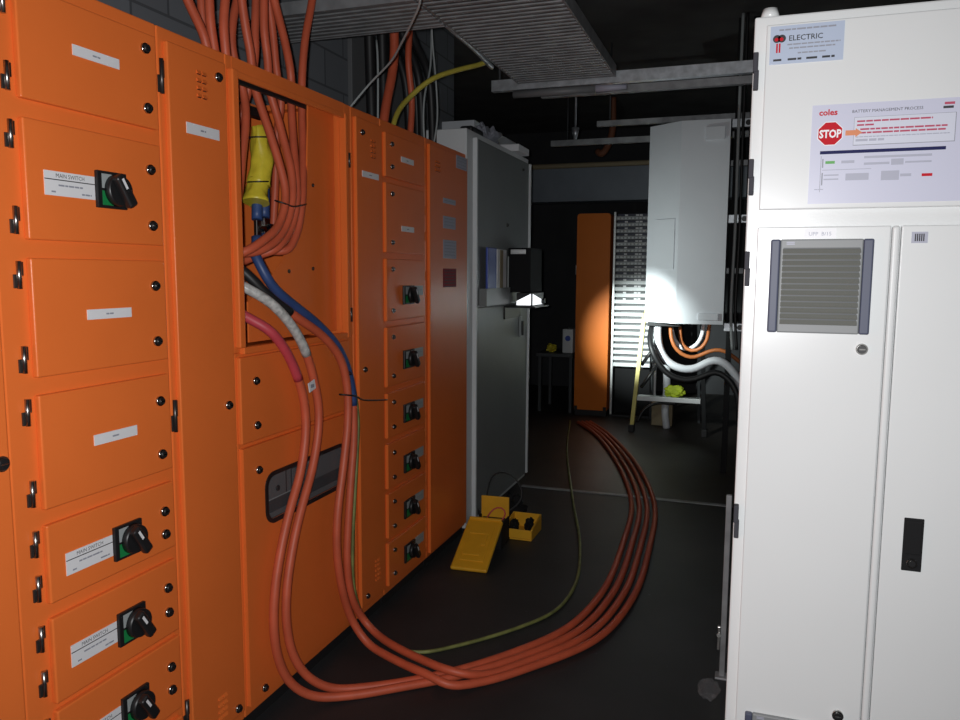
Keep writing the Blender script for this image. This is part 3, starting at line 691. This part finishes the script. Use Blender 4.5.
strut(-1.2, 1.2, 4.55, 2.52, 'dull galvanised strut just behind the bright one', hgt=.041, rods=(-1.15, .9))
strut(-1.20, 1.2, 6.3, 2.66, 'galvanised strut above the top of the hanging grey enclosure', hgt=.041, rods=(-1.1, .9))
strut(-1.75, 1.2, 7.0, 2.635, 'lower galvanised strut behind the hanging grey enclosure', hgt=.05, rods=(-1.6, .9))
b = B(); b.box((-3.6, 8.3, 2.26), (1.6, 8.6, 2.61), DUCT, .004); solo('wiring_duct', b, 'wide blue-grey metal duct crossing the far end under the ceiling', 'duct', (-.3, 8.45, 2.3))
b = B(); b.tube([(-2.9, 8.36, 2.642), (-1.7, 8.36, 2.641), (-1.2, 8.36, 2.641), (-.4, 8.36, 2.641)], .03, CARD, 10); solo('lagged_pipe', b, 'brown pipe lying above the far blue-grey duct', 'pipe', (-1.6, 8.25, 2.69))
b = B(); b.tube([(-1.55, 8.2, 2.76), (-1.50, 8.16, 2.72), (-1.44, 8.18, 2.80), (-1.40, 8.2, 2.95), (-1.4, 8.2, 3.29)], .035, COPPER, 10); solo('copper_cable', b, 'rusty brown cable dropping beside the far duct', 'cable', (-1.5, 8.2, 2.76))
b = B(); b.cyl((-1.22, 5.6, 2.45), (-1.22, 5.6, 2.53), .012, GALV, 10, .03); b.cyl((-1.22, 5.6, 2.53), (-1.22, 5.6, 3.299), .008, GALV, 8); solo('sprinkler_head', b, 'small pale sprinkler head on a thin drop pipe under the far ceiling', 'sprinkler', (-1.22, 5.6, 2.45))
b = B(); b.cyl((-1.25, 4.156, 2.457), (-.80, 4.156, 2.457),   .020, MGREY, 12); b.cyl((-.80, 4.156, 2.457), (-.64, 4.156, 2.457), .0205, GREYS, 12, .012)
solo('hanging_tube_light', b, 'pale unlit tube light slung just below the bright strut', 'lamp', (-1.0, 4.23, 2.41))

def thin(name, pts, r, m, label, grp=None, cat='cable'):
    b = B(); b.tube(pts, r, m, 10, .03); return solo(name, b, label, cat, pts[0], grp)
thin('thin_cable', [(-.95, 2.10, 2.500), (-.96, 2.18, 2.42), (-1.0, 2.317, 2.351), (-1.1, 2.472, 2.329), (-1.2, 2.609, 2.311), (-1.32, 2.76, 2.286), (-1.45, 2.849, 2.241), (-1.56, 2.862, 2.145)], .004, GREYP, 'thin pale grey cable slanting down to the orange cabinet roof')
thin('yellow_conduit', [(-1.6, 3.36, 2.143), (-1.6, 3.39, 2.21), (-1.6, 3.451, 2.272), (-1.58, 3.523, 2.336), (-1.5, 3.581, 2.423), (-1.4, 3.727, 2.50), (-1.32, 3.85, 2.552), (-1.275, 3.95, 2.62), (-1.27, 4.03, 2.75), (-1.27, 4.05, 3.29)], .0125, YCAB, 'thick yellow conduit arching from the orange roof towards the long tray')
thin('power_cable', [(-1.65, 3.36, 2.143), (-1.65, 3.40, 2.27), (-1.65, 3.449, 2.381), (-1.65, 3.495, 2.507), (-1.65, 3.50, 2.65), (-1.65, 3.50, 3.29)], .022, CABLE, 'single thicker orange riser cable from the roof beside the black cables')
thin('power_cable', [(-1.62, 3.605, 2.143), (-1.62, 3.625, 2.24), (-1.62, 3.636, 2.348), (-1.62, 3.592, 2.528), (-1.62, 3.616, 2.7), (-1.62, 3.616, 3.29)], .016, CABLE, 'slimmer orange cable just right of the single thicker orange riser')
GB = 'black cables rising over the far end of the orange roof'
blk = [(-1.80, 3.56), (-1.83, 3.62), (-1.77, 3.64), (-1.80, 3.72)]
for q, (x, y) in enumerate(blk):
    thin('black_cable', [(x, y, 2.143), (x, y-.01, 2.3), (x, y-.02, 2.5), (x+.01, y-.05, 2.75), (x+.01, y-.06, 3.29)], .026, BLACKC, 'thick black cable in the near group hanging left of the single orange cable', GB)
for q, (x, y) in enumerate(((-1.80, 4.0), (-1.74, 3.98), (-1.70, 3.95), (-1.66, 4.0))):
    thin('black_cable', [(x, y, 2.143), (x, y-.01, 2.35), (x, y-.06, 2.55), (x-.03, y-.18-.02*q, 2.75), (x-.03, y-.2-.03*q, 3.29)], .022, BLACKC, 'black cable in the far group hanging right of the single orange cable', GB)
GP = 'thin pale wires among the black cables'
for q, (a, lb) in enumerate((([(-1.65, 3.315, 2.143), (-1.65, 3.322, 2.377), (-1.66, 3.340, 2.50), (-1.67, 3.35, 2.56)], 'thin pale wire standing upright left of the single orange cable'),
    ([(-1.63, 3.82, 2.143), (-1.63, 3.80, 2.30), (-1.62, 3.80, 2.42), (-1.62, 3.87, 2.55), (-1.62, 3.89, 2.80), (-1.62, 3.89, 3.29)], 'thin pale wire wandering down in front of the far black cables'),
    ([(-1.62, 3.90, 2.143), (-1.60, 3.92, 2.30), (-1.60, 3.90, 2.50), (-1.58, 3.80, 2.70), (-1.58, 3.8, 3.29)], 'thin pale wire furthest right among the far black cables'))):
    thin('pale_wire', a, .005, GREYP, lb, GP, 'wire')
# grey panels on the block wall behind the cables
for (y0, y1, z0, z1, lb) in ((3.95, 4.20, 2.1, 2.98, 'flat grey trunking cover on the left wall beside the riser cables'), (4.3, 4.85, 2.2, 2.85, 'wide grey access panel on the left wall behind the black cables')):
    b = B(); b.box((-2.149, y0, z0), (-2.12, y1, z1), MGREY, .004); solo('wall_panel', b, lb, 'panel', (-2.13, (y0+y1)/2, z0))
b = B(); b.box((-2.149, 5.35, 2.45), (-1.9, 6.4, 2.58), BOXG, .003); solo('wall_trunking', b, 'blue-grey trunking on the left wall above the grey cabinet', 'trunking', (-2.05, 5.9, 2.45))

# ------------------------------------------------------------------ hanging grey enclosure and its frame
fp = [(-.735, 5.95), (-.495, 5.78), (-.165, 5.80), (-.165, 6.20), (-.735, 6.20)]
t = thing('grey_enclosure', 'pale grey wall enclosure with a folded front, hung on a steel frame', 'enclosure', (-.45, 6.0, 1.13))
b = B(); b.prism([(x, y, 1.135) for x, y in fp], (0, 0, 1.435), BOXG)
ed = [e for e in b.bm.edges if abs(e.verts[0].co.z-e.verts[1].co.z) > 1]
part('body', b, t)
def onleft(s0, s1, z0, z1, h0, h1, m):
    b = B(); a = Vector((fp[0][0], fp[0][1], 0)); c = Vector((fp[1][0], fp[1][1], 0)); d = (c-a); n = Vector((d.y, -d.x, 0)).normalized()
    p = [a+d*s0+Vector((0, 0, z0))+n*h0, a+d*s1+Vector((0, 0, z0))+n*h0, a+d*s1+Vector((0, 0, z1))+n*h0, a+d*s0+Vector((0, 0, z1))+n*h0]
    b.prism(p, n*(h1-h0), m); return b
part('access_door', onleft(.30, .90, 1.53, 1.89, .0005, .008, BOXG), t)
part('cover_plate', onleft(.62, .86, 1.17, 1.23, .0005, .005, BOXG), t)
b = B(); b.box((-.34, 5.777, 1.165), (-.20, 5.792, 1.215), BOXG, .002); part('cover_plate', b, t)
b = B(); b.box((-.33, 5.777, 2.43), (-.20, 5.792, 2.52), BOXG, .002); part('cover_plate', b, t)
b = B(); b.box((-.715, 5.97, 1.10), (-.475, 6.18, 1.1345), BLACK, .004); part('gland_plate', b, t)
t = thing('steel_frame', 'galvanised upright frame carrying the grey enclosure beside the white cabinet', 'frame', (-.12, 6.1, 0))
for x in (-.145, -.045):
    b = B(); b.box((x, 6.0, 0), (x+.041, 6.041, 3.299), BLACKM, .002); part('upright', b, t)
for z in (2.53, 1.86, 1.08):
    b = B(); b.box((-.160, 5.92, z), (-.0, 5.955, z+.06), GALV, .003); b.box((-.150, 5.955, z), (-.11, 6.0, z+.06), GALV); b.box((-.035, 5.955, z), (-.005, 6.0, z+.06), GALV); b.cyl((-.05, 5.918, z+.03), (-.05, 5.92, z+.03), .02, BLACK, 12); part('bracket', b, t)
b = B(); b.box((-.75, 6.205, 1.5), (-.0, 6.245, 1.54), GALVD); part('cross_rail', b, t); b = B(); b.box((-.75, 6.205, 2.3), (0, 6.245, 2.34), GALVD); part('cross_rail', b, t)
for q, x in enumerate((-.115, -.085)):
    thin('grey_conduit', [(x, 5.88, 3.29), (x, 5.88, 2.5), (x+.005, 5.88, 1.8), (x, 5.88, 1.2), (x+.02, 5.88, .95)], .011, (GREYP, BLACKC)[q], ('slim pale conduit down the right edge of the grey enclosure', 'slim black conduit just right of the pale conduit beside the grey enclosure')[q])
thin('flexible_conduit', [(-.640, 5.99, 1.092), (-.638, 5.98, 1.04), (-.633, 5.98, .972), (-.609, 5.98, .904), (-.556, 5.98, .83), (-.466, 5.98, .784), (-.378, 5.98, .780), (-.293, 5.98, .826), (-.223, 5.97, .864), (-.151, 5.955, .847), (-.078, 5.945, .776), (-.017, 5.94, .66), (.01, 5.94, .4), (.01, 5.94, .03)], .030, WHITEPL, 'thick white flexible conduit curving below the grey enclosure')
thin('supply_cable', [(-.553, 6.06, 1.094), (-.549, 6.05, 1.04), (-.537, 6.04, .983), (-.50, 6.04, .915), (-.433, 6.05, .872), (-.367, 6.06, .860), (-.29, 6.06, .905), (-.22, 6.06, .93), (-.15, 6.06, .925), (-.09, 6.07, .88), (.0, 6.08, .80), (.07, 6.08, .5)], .015, BROWNC, 'orange cable running along the top of the white flexible conduit')
thin('supply_cable', [(-.268, 6.08, 1.128), (-.275, 6.09, 1.07), (-.278, 6.10, 1.007), (-.318, 6.11, .93), (-.40, 6.12, .90), (-.47, 6.13, .95), (-.49, 6.14, 1.094)], .014, BROWNC, 'orange cable looping back up under the right of the grey enclosure')
thin('flexible_conduit', [(-.315, 6.14, 1.128), (-.318, 6.15, 1.07), (-.330, 6.155, 1.006), (-.385, 6.16, .93), (-.455, 6.165, .91), (-.53, 6.17, .98), (-.56, 6.165, 1.094)], .016, WHITEPL, 'slim white conduit loop behind the thick one under the grey enclosure')
thin('black_cable', [(-.69, 6.03, 1.094), (-.692, 5.95, 1.0), (-.668, 5.90, .92), (-.60, 5.90, .80), (-.517, 5.90, .730), (-.391, 5.90, .708), (-.291, 5.90, .745), (-.206, 5.90, .782), (-.119, 5.89, .738), (-.051, 5.88, .63), (-.025, 5.87, .42), (-.02, 5.87, .025)], .022, BLACKC, 'thick black cable sagging just beneath the white flexible conduit')
# low strut post and bag behind the white cabinet corner
t = thing('floor_post', 'short galvanised post on the floor by the white cabinet edge', 'post', (-.04, 2.9, 0))
b = B(); b.box((-.046, 2.88, .008), (-.026, 2.90, .70), GALVD, .002); part('channel', b, t)
b = B(); b.box((-.060, 2.865, 0), (-.012, 2.915, .008), GALVD, .002); part('foot_plate', b, t)
b = B(); b.box((-.057, 2.876, .11), (-.0465, 2.896, .20), STEEL, .002); b.cyl((-.052, 2.876, .17), (-.052, 2.870, .17), .008, CHROME, 10); part('clamp', b, t)
def crumple(name, c, s, m, label, cat, sub=4, amp=.5):
    b = B(); bmesh.ops.create_icosphere(b.bm, subdivisions=sub, radius=1.)
    for v in b.bm.verts:
        n = noise.noise(v.co*2.1+Vector(c))*amp+noise.noise(v.co*5.5)*amp*.5
        q = v.co*(1+n); v.co = Vector((c[0]+q.x*s[0], c[1]+q.y*s[1], max(c[2]+.0015, c[2]+(q.z*.5+.5)*s[2])))
    b.fin(m, sub > 3); return solo(name, b, label, cat, c)
crumple('plastic_bag', (-.08, 2.78, 0), (.036, .07, .010), POLY, 'small crumpled clear plastic bag on the floor by the white cabinet', 'bag')

# ------------------------------------------------------------------ yellow tester cases
RX = lambda a: Matrix.Rotation(a, 3, 'X')
t = thing('tester_case', 'open yellow instrument case with its lid resting towards the camera', 'case', (-1.27, 3.8, 0))
t.rotation_euler = (0, 0, math.radians(3))
cx0, cx1 = -1.375, -1.205
b = B(); b.box((cx0+.004, 4.045, .0145), (cx1-.004, 4.057, .245), YELLOW, .008, 3); part('back_wall', b, t)
b = B()   # base tray standing behind the lid
b.box((cx0, 3.87, .0015), (cx1, 4.06, .014), BLACKM, .004); b.box((cx0, 3.86, .0145), (cx1, 3.87, .16), BLACKM, .004)
b.box((cx0, 3.8705, .0145), (cx0+.01, 4.044, .14), BLACKM, .003); b.box((cx1-.01, 3.8705, .0145), (cx1, 4.044, .14), BLACKM, .003); part('base', b, t)
b = B(); L = .44; a = math.radians(-24)
lidrot = Matrix.Rotation(math.radians(25), 3, 'X'); piv = Vector(((cx0+cx1)/2, 3.855, .172))
def lidbox(b, x0, x1, s0, s1, h0, h1, m, bev=.006):
    b.box((x0, 3.855-s1, .172+h0), (x1, 3.855-s0, .172+h1), m, bev, 3, rot=lidrot, piv=piv)
lidbox(b, cx0-.012, cx1+.012, 0, .365, -.022, .0, YELLOW, .018); part('lid', b, t); lid = b
b = B(); lidbox(b, cx0+.02, cx1-.02, .06, .31, -.0005, .005, YELLOW, .004); lidbox(b, cx0+.03, cx1-.04, .10, .12, .0045, .010, YELLOW, .004); lidbox(b, cx1-.06, cx1-.04, .12, .20, .0045, .010, YELLOW, .004); lidbox(b, cx0+.03, cx1-.05, .26, .275, .0045, .010, YELLOW, .004); part('lid_moulding', b, t)
b = B(); lidbox(b, cx0-.005, cx1+.005, -.004, .012, -.004, .012, YELLOW, .005); part('lid_hinge', b, t)
b = B(); b.box((cx0+.015, 3.875, .016), (cx1-.015, 4.04, .13), BLACK, .01, 3); part('insulation_tester', b, t)
thin('test_lead', [(-1.42, 4.22, .006), (-1.45, 4.2, .05), (-1.44, 4.16, .14), (-1.395, 4.12, .02), (-1.39, 4.12, .12), (-1.375, 4.13, .25), (-1.36, 4.14, .33), (-1.31, 4.14, .365), (-1.24, 4.14, .355), (-1.185, 4.15, .30), (-1.165, 4.14, .23), (-1.20, 4.11, .175), (-1.262, 4.085, .14), (-1.30, 4.078, .05), (-1.32, 4.09, .006)], .0045, BLACKC, 'thin black test lead looping up behind the yellow case lid', None, 'wire')
thin('test_lead', [(-1.33, 3.98, .136), (-1.30, 4.0, .19), (-1.25, 4.01, .20), (-1.22, 4.0, .165), (-1.24, 3.97, .136)], .004, PINK, 'short red test lead lying over the tester in the yellow case', None, 'wire')
crumple('lead_bundle', (-1.30, 4.42, 0), (.06, .06, .15), BLACKM, 'dark bundle of black test leads heaped beside the yellow case', 'leads', 4, .6)
t = thing('yellow_tray', 'small open yellow tray of black leads on the floor right of the case', 'tray', (-1.16, 4.17, 0))
b = B(); y0, y1, x0, x1 = 4.06, 4.28, -1.262, -1.092
b.box((x0, y0, .0015), (x1, y1, .012), YELLOW, .003); b.box((x0, y0, .0125), (x1, y0+.010, .062), YELLOW, .003); b.box((x0, y1-.01, .0125), (x1, y1, .095), YELLOW, .003)
b.prism([(x0, y0+.0105, .0125), (x0, y1-.0105, .0125), (x0, y1-.0105, .095), (x0, y0+.0105, .062)], (.009, 0, 0), YELLOW); b.prism([(x1-.009, y0+.0105, .0125), (x1-.009, y1-.0105, .0125), (x1-.009, y1-.0105, .095), (x1-.009, y0+.0105, .062)], (.009, 0, 0), YELLOW)
part('tray_shell', b, t)
for q, (x, z) in enumerate(((-1.225, .07), (-1.135, .085))):
    b = B(); bmesh.ops.create_icosphere(b.bm, subdivisions=3, radius=1.)
    for v in b.bm.verts:
        n = noise.noise(v.co*3+Vector((q*7, 0, 0)))*.45; w = v.co*(1+n)
        v.co = Vector((x+w.x*.025, 4.17+w.y*.05, .013+max(0, (w.z*.5+.5)*z)))
    b.fin(BLACKM); solo('lead_coil', b, ('coil of black leads at the left end of the small yellow tray', 'coil of black leads at the right end of the small yellow tray')[q], 'leads', (x, 4.19, .013))

# ------------------------------------------------------------------ far end: orange cabinet, open rack, stepladder
OF = Face((0, 8.0, 0), (1, 0, 0), (0, -1, 0))
t = thing('switchboard_cabinet', 'far orange cabinet lit by the work lamp, beside the open rack', 'electrical cabinet', (-1.53, 8.1, 0))
b = B(); b.prism([OF.P(u, v, 0) for u, v in [(-1.705+.03-.03*math.cos(a), 2.105-.03+.03*math.sin(a)) for a in (0, .4, .8, 1.2, 1.571)]+[(-1.36-.03+.03*math.sin(a), 2.105-.03+.03*math.cos(a)) for a in (0, .4, .8, 1.2, 1.571)]+[(-1.36, .06), (-1.705, .06)]], (0, .35, 0), AMBER); part('body', b, t)
b = B(); b.box((-1.70, 8.02, 0), (-1.365, 8.33, .06), PLINTH); b.box((-1.395, 7.985, .06), (-1.362, 8.0, .10), PLINTH); b.box((-1.70, 7.985, .06), (-1.67, 8.0, .10), PLINTH); part('plinth', b, t)
b = B(); b.box((-1.715, 7.99, 1.48), (-1.706, 8.02, 1.58), STEEL, .002); part('hinge', b, t)
t = thing('terminal_rack', 'tall open rack of white terminal strips behind the stepladder', 'rack', (-1.0, 8.1, 0))
for x in (-1.335, -.885):
    b = B(); b.box((x, 8.05, .02), (x+.022, 8.09, 2.12), ALU, .002); part('rail', b, t)
b = B(); b.box((-1.335, 8.05, 0), (-.863, 8.35, .02), PLINTH); b.box((-1.31, 8.20, .02), (-.885, 8.22, 2.1), BLACKM); part('back_panel', b, t)
STRIPW = mat('strip_white', (.66, .69, .70), .4); STRIPB = mat('strip_blue_black', (.015, .018, .05), .4)
for q in range(24):
    z = .53+q*.0655; b = B()
    b.box((-1.312, 8.06, z), (-.886, 8.195, z+.040), STRIPW if q < 14 else GALVD, .003)
    m2 = DKGREY if q < 13 else STRIPB
    b.box((-1.30, 8.07, z+.041), (-.89, 8.19, z+.062), m2)
    if q >= 10:
        for k in range(11): b.box((-1.30+k*.037, 8.055, z+.008), (-1.30+k*.037+.022, 8.0605, z+.026), STRIPW, 0)
        for k in (2, 5, 6): b.box((-1.30+k*.037, 8.064, z+.040), (-1.30+k*.037+.03, 8.0705, z+.056), LABEL)
    else:
        b.box((-1.24, 8.064, z+.042), (-.98-.03*(q % 3), 8.0705, z+.052), MGREY)
    part('terminal_strip', b, t)
t = thing('stepladder', 'stepladder with yellow side rails and an aluminium step, below the grey enclosure', 'ladder', (-.67, 7.4, 0))
for x0, x1, rm in ((-1.0, -.93, FIBRE), (-.335, -.40, BLACKM)):  # right rail coloured near-black, its shade put into the colour
    b = B(); d = Vector((x1-x0, .18, 1.09)); n = 6
    b.prism([(x0-.018, 7.30, .03), (x0+.018, 7.30, .03), (x0+.018, 7.36, .03), (x0-.018, 7.36, .03)], d, rm)
    r_ = part('side_rail', b, t)
    b = B(); b.box((x0-.026, 7.285, 0), (x0+.026, 7.375, .07), BLACK, .004); part('foot', b, r_)
for z, s in ((.30, .25), (.58, .51), (.86, .77)):
    xa = -1.0+.07*s*1.1; xb = -.335-.085*s*1.1; y = 7.33+.18*s
    if z < .5 or True:
        b = B(); b.box((xa+.02, y-.04, z), (xb-.02, y+.05, z+.045), ALU, .003); part('step' if z < .9 else 'step', b, t) if z < .5 else b.bm.free()
b = B(); b.box((-.93, 7.48, 1.12), (-.40, 7.70, 1.17), FIBRE, .006); part('top_cap', b, t)
for x0, x1 in ((-.90, -.88), (-.42, -.44)):
    b = B(); b.prism([(x0-.012, 7.97, .0), (x0+.012, 7.97, .0), (x0+.012, 8.01, .0), (x0-.012, 8.01, .0)], (x1-x0, -.35, 1.12), DKGREY); part('rear_leg', b, t)
for z0, z1 in ((.62, .86), (.40, .64)):
    b = B(); b.cyl((-.945, 7.50, z0), (-.79, 7.56, z1), .017, BLACK, 8); part('brace', b, t)
b = B(); b.tube([(-.96, 7.40, .08), (-.90, 7.42, .20), (-.80, 7.44, .262), (-.60, 7.45, .27)], .014, BLACK, 8); part('brace', b, t)
crumple('work_vest', (-.62, 7.372, .346), (.09, .03, .11), HIVIS, 'crumpled yellow-green high visibility vest on the stepladder step', 'vest', 4, .5)
b = B(); b.box((-.86, 7.70, .001), (-.66, 7.84, .26), CARD, .006); solo('cardboard_box', b, 'small brown cardboard box on the floor under the stepladder', 'box', (-.81, 7.8, 0))
b = B(); b.tube([(-.70, 7.60, .001), (-.72, 7.60, .15), (-.71, 7.60, .40), (-.72, 7.61, .62)], .035, WHITEPL, 12); solo('plastic_roll', b, 'pale upright roll of plastic leaning behind the stepladder', 'roll', (-.7, 7.62, 0))
# shadowy shelf left of the far orange cabinet
t = thing('dark_bench', 'dark low bench in the shadows left of the far orange cabinet', 'bench', (-1.9, 8.3, 0))
b = B(); b.box((-2.14, 8.05, .60), (-1.74, 8.6, .64), DKGREY, .003); part('bench_top', b, t)
for x, y in ((-2.12, 8.08), (-1.78, 8.08), (-2.12, 8.55), (-1.78, 8.55)):
    b = B(); b.box((x, y, 0), (x+.03, y+.03, .60), DKGREY); part('leg', b, t)
b = B(); b.box((-1.87, 8.12, .641), (-1.755, 8.40, .90), GREYC, .01, 3); b.cyl((-1.81, 8.118, .80), (-1.81, 8.12, .80), .03, BLUEF, 14); solo('meter_box', b, 'small pale box with a blue edge on the dark bench', 'box', (-1.8, 8.25, .641))
crumple('yellow_cloth', (-2.0, 8.18, .641), (.05, .05, .09), YWRAP, 'small yellowish cloth on the dark bench left of the pale box', 'cloth', 3)

# ------------------------------------------------------------------ light
w = bpy.data.worlds.new('dark_room'); SC.world = w; w.use_nodes = True
w.node_tree.nodes['Background'].inputs[0].default_value = (.01, .011, .013, 1)
L = bpy.data.lights.new('phone_flash', 'SPOT'); L.energy = 138; L.shadow_soft_size = .012; L.color = (.985, .99, 1.); L.spot_size = math.radians(140); L.spot_blend = .9
o = bpy.data.objects.new('phone_flash', L); COL.objects.link(o); o.location = (-.03, -.01, 1.52)
FL = o
def beam(name, loc, target, watts, size, blend, col=(.90, 1., .97)):
    L = bpy.data.lights.new(name, 'SPOT'); L.energy = watts; L.shadow_soft_size = .02; L.color = col; L.spot_size = math.radians(size); L.spot_blend = blend
    o = bpy.data.objects.new(name, L); COL.objects.link(o); o.location = loc
    o.rotation_euler = (Vector(target)-Vector(loc)).to_track_quat('-Z', 'Y').to_euler()
beam('work_lamp_far_beam', (-1.255, 5.04, 1.34), (-1.04, 8.0, .85), 700, 25, 1.)
beam('work_lamp_side_beam', (-1.255, 4.95, 1.34), (-.72, 5.95, 1.13), 190, 44, 1.)
beam('work_lamp_spill', (-1.255, 4.95, 1.34), (-.55, 5.9, 1.5), 26, 110, 1.)
# ------------------------------------------------------------------ camera
f, yaw, pitch, roll = 774.114403, .332537899, .112943874, .00502908855
cy, sy = math.cos(yaw), math.sin(yaw)
f0 = Vector((-sy, cy, 0)); r0 = Vector((cy, sy, 0)); u0 = Vector((0, 0, 1))
fw = f0*math.cos(pitch)-u0*math.sin(pitch); u1 = u0*math.cos(pitch)+f0*math.sin(pitch)
rt = r0*math.cos(roll)+u1*math.sin(roll); u2 = u1*math.cos(roll)-r0*math.sin(roll)
cam = bpy.data.cameras.new('camera'); cam.sensor_fit = 'HORIZONTAL'; cam.sensor_width = 36; cam.lens = f/960*36; cam.clip_start = .05
co = bpy.data.objects.new('camera', cam); COL.objects.link(co)
M = Matrix((rt, u2, -fw)).transposed().to_4x4(); M.translation = Vector((0, 0, 1.5)); co.matrix_world = M
FL.rotation_euler = fw.to_track_quat('-Z', 'Y').to_euler()
SC.camera = co
SC.view_settings.view_transform = 'Standard'; SC.view_settings.look = 'None'
SC.view_settings.exposure = 0.; SC.view_settings.gamma = 1.; SC.view_settings.use_curve_mapping = False
